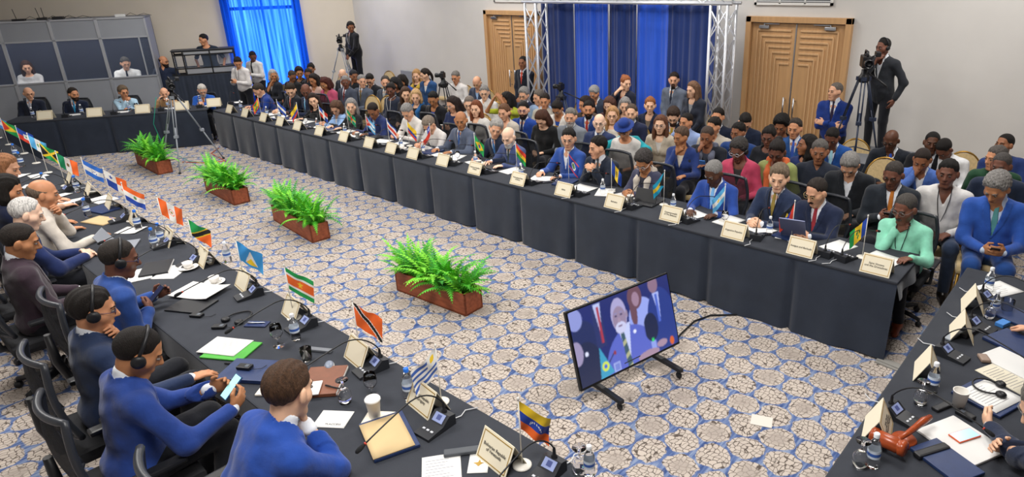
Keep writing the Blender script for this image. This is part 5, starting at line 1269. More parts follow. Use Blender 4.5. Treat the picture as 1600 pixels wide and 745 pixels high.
# --- near row
Cp(10, 262, 'person with light brown hair at the edge', fem=1, hair='bob', hc='#9a6a48', top='round', col='#c49a80', sk=1, lk=60, hp=20, s=1.14)
Cp(12, 296, 'person in a navy dotted blouse', fem=1, hair='bob', hc='#17120f', top='round', col='#1c2444', sk=2, lk=70, hp=25)
Cp(68, 303, 'person in a cream jacket, chin on hand', hair='fringe', hc='#6f6052', top='shirt', col='#d0c8bd', sk=2, lk=84, hp=14, pose='chinl', lean=14)
Cp(42, 334, 'person in a navy suit with white hair', hair='thin', hc='#d5d2ce', col='#22336a', sk=7, lk=86, hp=22, pose='together', lean=10)
Cp(32, 377, 'person in a plum brown suit and mauve tie', hair='buzz', hc='#231c18', col='#3c2c38', tie='#5a4a78', sk=3, lk=80, hp=20, lean=-2, pose='lap')
Cp(187, 404, 'person in a blue suit with headset, holding a dark phone', hair='buzz', hc='#2a2420', gl='#202a5a', hs=True, col='#2a4f9e', tie='#2a3248', sk=5, lk=88, hp=16, lean=14, pose='phone', wr=('px', 232, 487, .83), wl=('px', 240, 462, .83))
Cp(146, 484, 'person in a dark navy suit with headset, fingers at mouth', hair='short', hc='#1a1411', gl='#1c2450', hs=True, col='#2a3a5e', tie='#c0a0a8', sk=2, lk=84, hp=14, lean=2, pose='chinl', wr=('px', 296, 592, .80))
Cp(216, 551, 'person in a royal blue suit with headset, reading a lit phone', hair='buzz', hc='#17110e', hs=True, col='#26469a', sk=3, lk=84, hp=32, lean=8, pose='phone', wr=('px', 362, 640, .86), wl=('px', 330, 607, .88))
Cp(452, 610, 'person in a bright blue suit seen from behind, fist at cheek', hair='short', hc='#4a3424', col='#2450b4', sk=0, lk=128, hp=18, lean=30, tilt=2, pose='chin', wl=(-.34, .20, .74), s=1.16, h=.006, curl=60)
# --- right table
D1 = person(1634, 636, 'x', 'person in a dark suit touching an orange phone, by the gavel', face=90, s=1.08, h=.006, hair='short', hc='#77746f', gl='#888888', col='#25304a', sk=0, lk=-60, hp=34, lean=20, wr=('px', 1572, 700, .82), wl=('px', 1548, 668, .82), pose='phone', curl=30)
seat(D1, 'o', 'black swivel chair at the table with the gavel')
D2 = person(1640, 505, 'y', 'person whose clasped hands rest by the blue folder', face=90, s=1.08, h=.0065, hair='short', hc='#3a302a', col='#1d2436', sk=1, lk=-60, hp=20, lean=8, wr=('px', 1606, 512, .81), wl=('px', 1600, 522, .81), pose='clasped')
seat(D2, 'o', 'black swivel chair farther along the table with the gavel')
# extras worn
def hat(P):
    g = SDF(); H = P['H']; M = np.array(P['Mh4'])[:3, :3]
    g.el(H(0, -.015, .095), (.085, .1, .07), M); g.el(H(0, -.01, .062), (.15, .165, .014), M, k=.02); o = link('hat', g.mesh('hat', .009), P['root'], cloth('#1f3f94'))
    g = SDF(); L = P['L']
    for x in (-1, 1): g.rc(L(x*.1, -.1, .42), L(x*.3, .02, .33), .045, .06, k=.04); g.rc(L(x*.3, .02, .33), L(x*.33, .12, .02), .06, .05, k=.04)
    g.rc(L(-.1, -.1, .42), L(.1, -.1, .42), .05, k=.03); link('shawl', g.mesh('shawl', .01), P['root'], cloth('#19a6b4'))
hat(HAT)

if 0:
    pass
# ---------------------------------------------------------------- table settings
NAVYF = mat('navy_leather', '#22345e', .45, var=.08, scale=30, bump=.08, bscale=200); BROWNF = mat('brown_leather', '#7a4a34', .45, var=.1, scale=20); MANILA = mat('manila_card', '#c9b083', .75, var=.04, scale=4); GREENF = mat('green_folder_card', '#4aa83a', .6); BLKF = mat('black_leather', '#1d1e22', .45, bump=.1, bscale=200)
RC = R(40)
# long table: cards, flags, microphones
AC = [(361, 173, ''), (381.5, 179.6, ''), (408, 187, ''), (436, 193, ''), (466, 199, ''), (502, 207, ''), (540, 216, ''), (574, 227, ''), (610.5, 235, ''), (644, 243.5, ''), (695, 253, ''), (745, 266, 'Federative Republic\nof Brazil'), (810, 283, 'Plurinational State\nof Bolivia'), (884, 299, 'Belize'), (963, 318, 'Barbados'), (1051, 337, 'Commonwealth\nof The Bahamas'), (1145, 366, 'Argentine Republic'), (1251, 391, 'Antigua and Barbuda'), (1370, 418, 'Saint Vincent\nand the Grenadines')]
who = ['at the table corner, first of its row', 'second from the table corner', 'below the orange and green flag', 'below the blue and white flag', 'below the yellow, blue and red flag', 'below the quartered red and blue flag', 'below the dark green flag', 'below the red triangle flag', 'below the blue, white and red flag', 'below the yellow-topped flag', 'in front of the grey suit', 'of Brazil', 'of Bolivia', 'of Belize', 'of Barbados', 'of the Bahamas', 'of Argentina', 'of Antigua and Barbuda', 'of Saint Vincent, at the end of the long table']
for (px, py, tx), w in zip(AC, who):
    q = T(px, py-2, TZ+.06); q[2] = TZ; q[1] = max(5.66, q[1]); card(q, 0, tx, 'ivory tent name card '+w+(', on the long table' if w.startswith('of') and 'table' not in w else ''))
AF = [(409, 183, 'grenada', 'red-bordered yellow and green'), (438, 189, 'nicaragua', 'blue, white and blue striped'), (469, 195, 'ecuador', 'yellow, blue and red with a crest'), (503, 199, 'dominican', 'red and blue quartered'), (546, 205, 'dominica', 'dark green with a red disc'), (576, 217, 'cuba', 'red triangle and light blue striped'), (609, 225, 'costa', 'blue, white and broad red striped'), (640, 228, 'colombia', 'yellow, blue and red striped'), (685, 232, 'chile', 'white over red with a blue corner'), (744, 252, 'brazil', 'green with a yellow diamond'), (808, 268, 'bolivia', 'red, yellow and green striped'), (889, 286, 'belize', 'blue, red-edged with a white disc'), (958, 298, 'barbados', 'blue and yellow with a black trident'), (1037, 320, 'bahamas', 'turquoise and yellow'), (1130, 345, 'argentina', 'pale blue and white striped'), (1236, 375, 'antigua', 'red, black and blue with a sun'), (1347, 402, 'vincent', 'blue, yellow and green with diamonds')]
for i, (px, py, k, d) in enumerate(AF):
    q = T(px, py); q[1] = min(max(q[1], 5.72), 6.1); flag(k, q, math.atan2(-q[0], q[1])+R(random.uniform(-12, 12)), 'small '+d+' flag on the long table', 1.0, 1 if k in ('brazil', 'costa', 'bolivia', 'cuba', 'dominica', 'colombia', 'barbados', 'belize', 'nicaragua', 'dominican') else -1, 58, i)
AX = [at(px, py, TZ)[0] for px, py, _ in AC]
for i, (px, py, tx) in enumerate(AC):
    if i in (0,): continue
    x = AX[i]+(.24 if i < 18 else -.28); q = V3(x, 5.76, TZ)
    mic(q, PI+R(random.uniform(-18, 18)), 'black microphone beside the name card '+who[i].replace(', at the end of the long table', ', last of its row'), 1.0, i > 12)
rnd = random.Random(11)
DEL = [P for P in PEOPLE if 6 < P['ly'] < 7.2 and P['lx'] < -.9 and P['lx'] > -14.5 and P['desc'].startswith('person in') and P['root'].get('label', '').find('audience') < 0][:19]
for i, P in enumerate(DEL):
    x = P['lx']; d = P['desc'].replace('person in ', '').split(',')[0]; d = ' '.join(d.split()[:7])
    sheet(V3(x+rnd.uniform(-.1, .05), 6.0, TZ), rnd.uniform(-.4, .4), .30, .21, 'white papers on the long table before the '+d, curl=.006, lines=0, grp=None)
    if x > -1.75: continue
    if i % 2 == 0: folder(V3(x+.33, 6.03, TZ), rnd.uniform(-.3, .3), .23, .31, ('navy' if i % 4 == 0 else 'black')+' folder on the long table beside the '+d, NAVYF if i % 4 == 0 else BLKF)
    else: sheet(V3(x+.36, 6.02, TZ), rnd.uniform(-.5, .5), .21, .30, 'loose white document on the long table beside the '+d, th=.006)
    if i % 3 != 1: bottle(V3(x-.3, 5.92+rnd.uniform(-.05, .05), TZ), 'clear water bottle on the long table near the '+d, 1.0, False)
    if i % 3 == 1: goblet(V3(x-.33, 5.9, TZ), 'stemmed glass on the long table near the '+d, 1.0)
    if i % 4 == 2: papercup(V3(x+.17, 5.86, TZ), 'white paper cup on the long table near the '+d, False)
    if i % 4 == 0: phone(V3(x+.12, 5.9, TZ), rnd.uniform(-1, 1), 'dark phone on the long table near the '+d)
    if i % 5 == 3: teacup(V3(x-.2, 5.86, TZ), 'white cup and saucer on the long table near the '+d)
# some larger things on the long table
q = T(1022, 303, TZ+.06); t = thing('tablet_computer', 'dark tablet standing in front of the plum grey jacket', 'tablet', (q[0], 5.98, TZ), R(8)); MB().box((0, 0, .085), (.27, .012, .17), bev=.004).obj('case', BLACKP, t, None, (R(-25), 0, 0))
P = next(P for P in PEOPLE if 'red tie holding papers' in P['desc'])
for k, (off, lb_) in enumerate((((.07, .46, .86), 'stapled blue-covered report held by the person in the dark navy suit'),)):
    q = w_of(P, off); b = MB(); b.grid(lambda u, v: ((u-.5)*.24, 0, v*.30), 6, 6); b.grid(lambda u, v: ((u-.5)*.24, .008, v*.30), 6, 6); b.box((0, .004, .15), (.24, .008, .3)); o = b.obj('report', [mat('report_blue', '#8f97bd', .6)], None, (q[0], q[1]-.02, TZ+.02), (R(38), 0, R(12))); tag(o, lb_, 'document')
# near table: cards, flags, microphones (pixel of each foot)
CC = [(668, 628, 'Oriental Republic\nof Uruguay', 'of Uruguay'), (783, 712, 'Bolivarian Republic\nof Venezuela', 'of Venezuela'), (566, 556, '', 'behind the red and black flag'), (468, 486, '', 'behind the green, white and red flag'), (398, 440, '', 'behind the blue flag with a triangle'), (328, 405, '', 'behind the green, yellow and black flag'), (282, 372, '', 'behind the red and white crested flag'), (226, 340, '', 'behind the red, white and blue flag'), (196, 316, '', 'behind the white quartered flag'), (150, 300, '', 'behind the blue and white starred flag'), (122, 282, '', 'behind the green, white and orange flag')]
for px, py, tx, w in CC:
    q = T(px, py, TZ+.03); q[2] = TZ; q[1] = min(q[1], 2.07); card(q, R(-6), tx, 'ivory tent name card '+w+', on the near table', 1.05)
CF = [(816, 727, 'venezuela', 'yellow, blue and orange', 1, 1.06), (690, 628, 'uruguay', 'white and blue striped', -1, 1.0), (564, 556, 'trinidad', 'orange-red with a black diagonal', 1, 1.08), (460, 497, 'suriname', 'green, white and orange starred', 1, 1.12), (384, 447, 'lucia', 'bright blue with a white and yellow triangle', 1, 1.1), (308, 402, 'kitts', 'green and orange with a black diagonal', 1, 1.0), (262, 372, 'peru', 'orange and white crested', 1, 1.15), (206, 345, 'paraguay', 'orange, white and blue striped', 1, 1.1), (178, 322, 'panama', 'white, orange and blue quartered', 1, 1.15), (147, 300, 'honduras', 'blue and white starred', 1, 1.12), (103, 290, 'mexico', 'green, white and orange with a crest', 1, 1.15), (75, 270, 'jamaica', 'green and black with a yellow cross', 1, 1.12), (57, 255, 'guatemala', 'sky blue and white', 1, 1.12), (38, 240, 'haiti', 'blue over red with a white square', 1, 1.1), (14, 226, 'guyana', 'green with a red and yellow arrowhead', 1, 1.1), (3, 215, 'salvador', 'light blue, white and blue', 1, 1.1)]
for i, (px, py, k, d, sd, sc) in enumerate(CF):
    q = T(px, py); q[1] = min(q[1], 2.09); flag(k, q, math.atan2(-q[0], q[1])+R(random.uniform(-10, 10)), 'small '+d+' flag on the near table', sc, sd, 48, 40+i, 0, 44, 30)
CM = [(593, 572, 'by the red and black flag'), (683, 668, 'by the card of Uruguay'), (872, 728, 'by the card of Venezuela'), (482, 508, 'by the green and white starred flag'), (392, 462, 'by the blue triangle flag'), (300, 412, 'by the two white cups'), (258, 384, 'by the crested flag'), (190, 345, 'by the open white pages'), (128, 318, 'by the cream jacket'), (100, 300, 'by the green, white and orange flag')]
for px, py, w in CM:
    q = T(px, py); q[1] = min(q[1], 2.0); mic(q, R(random.uniform(-14, 4)), 'black gooseneck microphone on the near table '+w, 1.1)
# papers and belongings on the near table, from the near end
folder(T(608, 682), R(70), .26, .37, 'navy folder under the manila card on the near table', NAVYF, .02)
sheet(T(604, 680, TZ+.024)+V3(0, 0, .0), R(70), .235, .34, 'manila card lying on the navy folder', 'card', MANILA, .004, name='manila_card')
sheet(T(690, 738), R(52), .21, .28, 'white printed page at the near end of the table', lines=9)
sheet(T(748, 724), R(42), .11, .15, 'small white card with a gold emblem before the card of Venezuela', 'leaflet', name='leaflet'); 
b = MB(); b.poly([(0, -.025), (.02, -.004), (.03, .0), (.012, .006), (.004, .03), (-.004, .006), (-.03, .004), (-.016, -.006)], .001); o = b.obj('gold_emblem', GOLD); o.location = (0, 0, .0034); o.parent = next(x for x in bpy.data.objects if x.get('label', '').startswith('small white card with a gold emblem'))
block(T(722, 708), R(50), (.2, .05, .025), 'grey spectacle case before the small emblem card', plain('#4a4e54', .5), 'spectacle_case', 'case', .008)
sheet(T(521, 655), R(35), .2, .16, 'folded white page marked M ACCESS beside the bowed blue suit', name='folded_page'); text('M.ACCESS', .022, next(x for x in bpy.data.objects if x.get('label', '').startswith('folded white page')), (.02, -.05, .004), (0, 0, 0))
t = folder(T(505, 598), R(45), .25, .33, 'brown leather organiser with pens on the near table', BROWNF, .025, True, 'leather_organiser', 'organiser')
phone(T(492, 607, TZ+.03)+V3(0, 0, 0), R(50), 'white phone lying on the brown organiser', plain('#e6e4e2', .4), '#d9dadc')
pen(T(522, 606, TZ+.027), R(20), 'black pen lying on the brown organiser')
goblet(T(540, 628), 'stemmed glass upside down beside the brown organiser', 1.1, True)
goblet(T(582, 618), 'stemmed glass behind the white coffee cup', 1.1)
sheet(T(590, 655), R(35), .17, .15, 'cream napkin under the white coffee cup', 'napkin', mat('napkin_cream', '#e6dfcf', .9), .004, name='napkin')
papercup(T(586, 650, TZ+.006), 'white lidded coffee cup on a napkin', True, 1.15)
bottle(T(640, 622), 'blue-capped water bottle left of the card of Uruguay', 1.15)
t = thing('computer_mouse', 'grey and white computer mouse on the near table', 'mouse', T(515, 574), R(60)); b = SDF(); b.el((0, 0, .012), (.034, .058, .022)); b.clip.append(lambda Fd, X, Y, Z: np.maximum(Fd, .001-Z)); link('shell', b.mesh('shell', .004), t, plain('#e3e3e1', .35)); b = SDF(); b.el((0, 0, .018), (.031, .053, .021)); link('top', b.mesh('top', .004), t, plain('#7d8698', .35))
single('plastic_cup', TUM, 'clear plastic cup beside the grey bar', 'cup', T(480, 562), None, 1.0, grp=None)
block(T(497, 548), R(28), (.22, .04, .02), 'grey bar-shaped case behind the plastic cup', plain('#6d7178', .5), 'slim_case', 'case', .006)
goblet(T(436, 540), 'stemmed glass behind the green folder', 1.15)
bottle(T(463, 530), 'clear water bottle beside the green folder', 1.1, False)
folder(T(362, 548), R(30), .33, .25, 'green card folder on the near table', GREENF, .012)
sheet(T(352, 541, TZ+.014), R(28), .31, .22, 'white printed page lying on the green folder', lines=10)
pen(T(365, 570), R(30), 'black and silver pen below the green folder')
folder(T(390, 582), R(33), .34, .25, 'navy zip folder on the near table by the lit phone', NAVYF, .028)
folder(T(430, 602, TZ+.001), R(40), .16, .24, 'cream notebook beside the navy zip folder', mat('cream_notebook', '#ded8ca', .7), .014, True, 'notebook', 'notebook')
receiver(T(383, 575, TZ+.03), R(-60), 'black receiver lying on the navy zip folder')
lyingset(T(374, 497), R(20), 'black headset lying on the near table above the green folder', 1.1)
receiver(T(343, 512), R(-50), 'black receiver next to the headset on the near table')
receiver(T(308, 494), R(-60), 'black receiver on the near table beside the papers')
phone(T(402, 507), R(-55), 'dark blue phone with a pen on top, near table', plain('#27345a', .4), '#20305c', 1.15); pen(T(401, 505, TZ+.012), R(40), 'silver pen lying on the dark blue phone', STEEL)
folder(T(300, 478), R(28), .32, .24, 'black folder under the open pages on the near table', BLKF, .014)
sheet(T(312, 455, TZ+.018), R(25), .40, .28, 'open white pages beneath the held dark phone', curl=.02)
sheet(T(268, 425), R(40), .21, .30, 'white printed sheet beside the two cups', lines=8); sheet(T(215, 430), R(75), .22, .30, 'white printed sheet in front of the blue suit with headset', lines=9)
t = folder(T(245, 420), R(62), .24, .33, 'black ring binder opened beside the blue suit with headset', BLKF, .02, True, 'ring_binder', 'binder')
teacup(T(295, 420), 'white cup on a saucer, the farther of the two', 1.15); teacup(T(336, 443), 'white cup on a saucer, the nearer of the two', 1.15)
goblet(T(330, 412), 'stemmed glass beside the white cups', 1.05, True); bottle(T(357, 410), 'clear water bottle behind the white cups', 1.1, False)
for px, py, w in ((217, 358, 'farther of three by the crested flag'), (243, 388, 'nearer of three by the crested flag'), (253, 380, 'last of three by the crested flag'), (138, 338, 'in front of the cream jacket'), (35, 260, 'among the far flags'), (26, 246, 'behind the sky blue flag'), (72, 295, 'by the open pages'), (122, 300, 'behind the starred flag')): bottle(T(px, py), 'blue-capped water bottle on the near table, '+w, 1.15)
sheet(T(160, 312), R(10), .32, .24, 'white printed pages on the near table before the cream jacket', lines=8, th=.006); sheet(T(158, 345), R(20), .36, .22, 'beige folder on the near table under a hand', 'folder', MANILA, .008, name='beige_folder'); sheet(T(205, 360), R(35), .24, .2, 'white papers on the near table by the blue-capped bottles', curl=.01)
folder(T(160, 328), R(15), .34, .22, 'dark blue folder beside the bottle before the cream jacket', NAVYF); pen(T(176, 342), R(10), 'blue pen on the near table before the cream jacket', plain('#2438c0', .4))
t = thing('laptop', 'slim grey laptop by the blue suit with headset', 'laptop', T(196, 385), R(150)); MB().box((0, 0, .008), (.3, .21, .015), bev=.004).obj('keyboard_base', plain('#8d929b', .4), t); MB().box((0, 0, .1), (.3, .008, .2), bev=.003).obj('screen_lid', plain('#8d929b', .4), t, (0, .105, .012), (R(-30), 0, 0))
for i, (px, py) in enumerate(((60, 275), (90, 305), (25, 275), (55, 290), (112, 315))): sheet(T(px, py), R(20*i), .28, .2, 'white paper on the far part of the near table, '+['beside the bottle', 'below the crest flag', 'at the picture edge', 'next to the dotted blouse', 'beside the microphone'][i], curl=.008)
goblet(T(4, 250), 'stemmed glass at the far left of the near table'); goblet(T(18, 262), 'stemmed glass beside the far blue-capped bottles')
goblet(T(906, 738), 'stemmed glass upside down beside the last microphone', 1.1, True); bottle(T(921, 742), 'water bottle at the very end of the near table', 1.0, False)
# things held in the near row
def held(P, label, m_, scr, emit, off=(0, 0, 0), rot=(R(40), 0, 0), s=1.05):
    a, b_ = P['arms'][0], P['arms'][1]; m = (a[3]+a[4]*.08+b_[3]+b_[4]*.08)/2+V3(*off); q = w_of(P, m)
    return phone(q, 0, label, m_, scr, s, emit, (rot[0], rot[1], P['rz']+rot[2]))
pp = lambda s_: next(P for P in PEOPLE if s_ in P['desc'])
held(pp('reading a lit phone'), 'lit phone with a green and blue screen held over the navy zip folder', plain('#2a4a7a', .4), '#9fd8d4', True, (0, .0, .02))
held(pp('holding a dark phone'), 'dark phone held over the open pages', None, '#232a48', False, (0, 0, .02))
held(pp('teal tie using a phone'), 'dark phone held by the person in the blue suit and teal tie', None, '#1c2230', False); held(pp('rainbow-striped'), 'dark phone held by the person with the rainbow-striped tie', None, '#1c2230', False)
held(pp('star-print'), 'pale phone held by the person in the star-print dress', plain('#d9d6d2', .4), '#cfd6e6', False)
held(S1, 'black phone in the hands of the standing person beside the rack', None, '#1c2230', False); held(S2, 'black phone in the hands of the standing person at the curtain', None, '#1c2230', False)
P = pp('covering the face'); q = w_of(P, P['arms'][1][3]+P['arms'][1][4]*.09); phone(q, 0, 'blue phone held by the person in a grey scarf', plain('#2f6fb8', .4), '#2f6fb8', 1.05, False, (R(60), 0, P['rz']))
# far table
for i, (px, py) in enumerate(((72, 183), (148, 179), (224, 173), (285, 168), (335, 163))):
    q = T(px, py-1, TZ+.05); d_ = np.dot(q-B0, nB); q = q+nB*(.1-d_) if d_ < .1 else q; q[2] = TZ; w = ['grey tie', 'turquoise tie', 'patterned shirt', 'tan shirt', 'bright blue suit'][i]
    card(q, aB, '', 'ivory tent name card on the far table before the '+w, 1.1); p2 = q+nB*.3
    sheet(p2+uB*.35+V3(0, 0, .0), aB+R(10), .3, .21, 'white papers on the far table beside the '+w); bottle(p2-uB*.34, 'water bottle on the far table before the '+w, 1.1, False)
    if i in (0, 1, 2): goblet(p2-uB*.2, 'stemmed glass on the far table before the '+w)
    mic(q+uB*.32+nB*.08, aB+PI, 'gooseneck microphone on the far table before the '+w, 1.0, False)
# right table
DCx = [(1372, 668, 'Saint Vincent\nand the Grenadines\nPro Tempore Presidency', 'of the Pro Tempore Presidency'), (1449, 578, '', 'second from the gavel'), (1503, 518, '', 'third from the gavel'), (1520, 475, '', 'farthest from the gavel')]
for px, py, tx, w in DCx: q = T(px, py, TZ+.03); q[2] = TZ; q[0] = max(q[0], -.72); card(q, R(102), tx, 'ivory tent name card '+w+', on the right table', 1.0)
for px, py, w in ((1405, 652, 'nearest the gavel'), (1484, 556, 'second along the right table'), (1528, 512, 'third along the right table'), (1545, 470, 'farthest along the right table')): mic(T(px, py), R(78), 'black gooseneck microphone, '+w, 1.0)
hd_ = T(1425, 715)-T(1372, 690); ga = math.atan2(hd_[1], hd_[0]); hn = T(1435, 668)-T(1405, 695); ga += PI if np.dot(hn, (-math.sin(ga), math.cos(ga), 0)) < 0 else 0
t = thing('gavel', 'polished brown wooden gavel resting on its sound block', 'gavel', T(1404, 692, TZ+.03), ga, None, 1.25); WD = mat('polished_mahogany', '#9a4420', .25, var=.2, scale=6, stretch=(2, 12, 12))
MB().lathe([(0, -.075), (.03, -.075), (.036, -.068), (.036, -.05), (.03, -.046), (.034, -.04), (.034, .04), (.03, .046), (.036, .05), (.036, .068), (.03, .075), (0, .075)], 24, M=Matrix.Translation((-.02, -.07, .036)) @ Matrix.Rotation(PI/2, 4, 'Y') @ Matrix.Rotation(0, 4, 'X')).obj('head', WD, t)
MB().tube([(.0, -.06, .04), (.02, .02, .05), (.03, .08, .055), (.04, .15, .06), (.05, .2, .06)], [.010, .012, .014, .017, .012], 12).obj('handle', WD, t)
tag(MB().lathe([(0, 0), (.062, 0), (.068, .006), (.062, .014), (.066, .022), (.06, .028), (0, .028)], 28).obj('sound_block', WD, None, T(1412, 690)), 'round brown sound block under the gavel', 'sound block')
folder(T(1502, 690), R(64), .30, .34, 'white document folder under the orange phone', mat('white_folder', '#dcdcda', .6), .016, True)
phone(T(1507, 681, TZ+.018), R(-30), 'orange-cased phone with a lit screen on the white folder', plain('#d8602c', .4), '#8fb8d8', 1.05, True)
folder(T(1478, 722), R(62), .2, .3, 'navy folder at the lower right under the document folder', NAVYF, .02); block(T(1455, 708, TZ), R(60), (.22, .05, .03), 'black long case beside the gavel and folder', BLKF, 'slim_case', 'case', .01)
goblet(T(1343, 728), 'stemmed glass upside down on the right table before the gavel', 1.1, True); bottle(T(1362, 728), 'clear water bottle on the right table before the gavel', 1.1, False)
goblet(T(1437, 630), 'stemmed glass upside down behind the paper cup', 1.05, True); bottle(T(1455, 612), 'clear water bottle behind the paper cup', 1.1, False)
papercup(T(1497, 636), 'tall white paper cup on the right table', False, 1.15); block(T(1472, 637), R(65), (.14, .045, .02), 'black phone-sized case before the paper cup', BLKF, 'slim_case', 'case', .006)
folder(T(1545, 622), R(70), .3, .3, 'navy folder under the white sheet and headset', NAVYF, .018); sheet(T(1548, 618, TZ+.02), R(68), .28, .24, 'white printed sheet under the headset on the right table', lines=9); lyingset(T(1545, 606, TZ+.025), R(100), 'black headset lying on the white sheet, right table', 1.0)
receiver(T(1508, 650), R(70), 'black receiver beside the orange phone, right table'); block(T(1537, 562), R(120), (.09, .06, .025), 'taupe wallet on the right table', mat('taupe_leather', '#8f7a6c', .5), 'wallet', 'wallet', .01)
sheet(T(1575, 590), R(65), .22, .3, 'cream printed pages on the right table', lines=10, m=mat('cream_paper', '#d8d1bd', .8)); folder(T(1582, 568), R(66), .24, .33, 'white tray folder with black straps on the right table', mat('white_folder', '#dcdcda', .6), .012)
block(T(1490, 525), R(75), (.19, .05, .014), 'grey remote control on the right table', plain('#8d949c', .35), 'remote_control', 'remote control', .006); block(T(1515, 522), R(75), (.2, .05, .03), 'black long case behind the grey remote control', BLKF, 'slim_case', 'case', .008)
block(T(1566, 508), R(70), (.10, .06, .03), 'blue and white small box on the right table', plain('#3f7fc8', .5), 'small_box', 'box', .004); folder(T(1590, 540), R(66), .27, .34, 'navy folder with a pale crest on the right table', NAVYF, .022)
sheet(T(1560, 452), R(60), .3, .22, 'white papers at the far end of the right table', lines=7); bottle(T(1543, 455), 'clear water bottle at the far end of the right table', 1.1, False); bottle(T(1552, 490), 'clear water bottle beside the tumbler, right table', 1.0, False); goblet(T(1545, 497), 'stemmed glass upside down beside the tumbler', 1., True); single('tumbler', TUM, 'clear tumbler of water on the right table', 'glass', T(1572, 487), None, 1.1)
folder(T(1585, 495), R(66), .24, .3, 'dark navy folder behind the tumbler on the right table', NAVYF, .02)
# ---------------------------------------------------------------- interpreter booths along the slanted wall
BG = mat('booth_grey', '#8d9198', .6, var=.03, scale=3); ALU = mat('booth_aluminium', '#b4b8bf', .35, metal=.7); DGL = mat('booth_glass', '#8fa0bc', .03, alpha=.07)
PB = B0+NW*2.3; bt = lambda px, py: atP(px, py, PB, NW)
edges = [np.dot(bt(px, 70)-PB, TW) for px in (-78, 5, 86, 159, 236)]
MBm = lambda t0: Matrix.Translation(Vector(PB+TW*t0)) @ Matrix.Rotation(R(65), 4, 'Z')
lab = ['grey interpreter booth at the picture edge, mostly cut off', 'grey interpreter booth with a person in a patterned top behind its glass', 'grey interpreter booth with an empty dark interior in the middle', 'grey interpreter booth with a person in a white shirt, last before the rack']
HB, ZW0, ZW1, DB = 2.58, 1.28, 2.15, .95
for i in range(4):
    a, w = edges[i], edges[i+1]-edges[i]
    t = thing('interpreter_booth', lab[i], 'booth', (0, 0, 0), 0, 'grey interpreter booths'); t.matrix_world = MBm(a)
    MB().box((w/2, .02, ZW0/2), (w-.01, .035, ZW0)).obj('front_panel', BG, t)
    MB().box((w/2, .02, (HB+ZW1)/2), (w-.01, .035, HB-ZW1)).obj('header_panel', BG, t)
    f = MB()
    for x in (.015, w-.015): f.box((x, .01, HB/2), (.03, .05, HB))
    for z in (ZW0, ZW1, HB-.015): f.box((w/2, .01, z), (w, .05, .03))
    if i == 3: f.box((w*.78, .01, (ZW0+ZW1)/2), (.025, .05, ZW1-ZW0))
    f.obj('frame', ALU, t)
    MB().box((w/2, .02, (ZW0+ZW1)/2), (w-.05, .006, ZW1-ZW0-.03)).obj('window_glass', DGL, t)
    MB().box((w/2, DB/2+.03, HB-.02), (w, DB, .03)).obj('roof', BG, t)
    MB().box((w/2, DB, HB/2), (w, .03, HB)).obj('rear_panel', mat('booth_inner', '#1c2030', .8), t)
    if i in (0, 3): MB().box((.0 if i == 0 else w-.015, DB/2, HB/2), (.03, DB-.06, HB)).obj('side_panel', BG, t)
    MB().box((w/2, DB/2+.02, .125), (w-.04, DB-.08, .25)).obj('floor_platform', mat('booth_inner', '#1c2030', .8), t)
    l_ = bpy.data.lights.new('booth_fill_light', 'AREA'); l_.size = .5; l_.energy = 9; lo = link('booth_fill_light', l_, t); lo.location = (w/2, .35, HB-.05)  # added fill lamp under each roof so the interior shows through the glass
    MB().box((w/2, .25, .98), (w-.06, .4, .03)).obj('desk_shelf', mat('booth_shelf', '#3c3f48', .6), t)
def onbooth(t0, x, y, z): return Vector(PB+TW*(t0+x))+Vector(NW)*y+Vector((0, 0, z))
for i, (px, nm, lb_, d) in enumerate(((25, 'wireless_router', 'black router with one antenna on top of the first booth', (.22, .16, .04)), (62, 'wireless_router', 'black box with two aerials on top of the booth, beside the router', (.16, .14, .05)), (88, 'control_box', 'flat dark control box on the roof of the middle booth', (.2, .16, .06)), (187, 'control_box', 'small pale box on top of the last booth', (.2, .1, .06)))):
    t0 = np.dot(bt(px, 28)-PB, TW); t = thing(nm, lb_, 'equipment box', onbooth(t0, 0, .15, HB), R(65)); m_ = BLACKP if i < 3 else plain('#c9cac8', .5)
    MB().box((0, 0, d[2]/2), d, bev=.008).obj('case', m_, t)
    for k in range((1, 2, 0, 0)[i]): MB().tube([(-.05+k*.08, .05, d[2]-.01), (-.08+k*.1, .06, d[2]+.2)], .006, 6).obj('antenna', BLACKP, t)
    MB().tube([(.1, 0, .02), (.2, .02, .08), (.32, 0, .02), (.45, .03, .06), (.6, 0, .015)], .005, 6).obj('cable', BLACKP, t)
for P, lb_ in ((I1, 'open grey laptop in front of the person in the first booth'), (I3, 'open dark laptop in front of the person in the last booth')):
    q = w_of(P, (0, .44, .70)); t = thing('laptop', lb_, 'laptop', (q[0], q[1], .997), P['rz']+PI, 'laptops in the booths'); m_ = plain('#a9adb4' if P is I1 else '#30333a', .4)
    MB().box((0, 0, .008), (.34, .23, .016), bev=.004).obj('keyboard_base', m_, t); o = MB().box((0, 0, .11), (.34, .008, .22), bev=.004).obj('screen_lid', m_, t, (0, -.115, .01), (R(12), 0, 0))
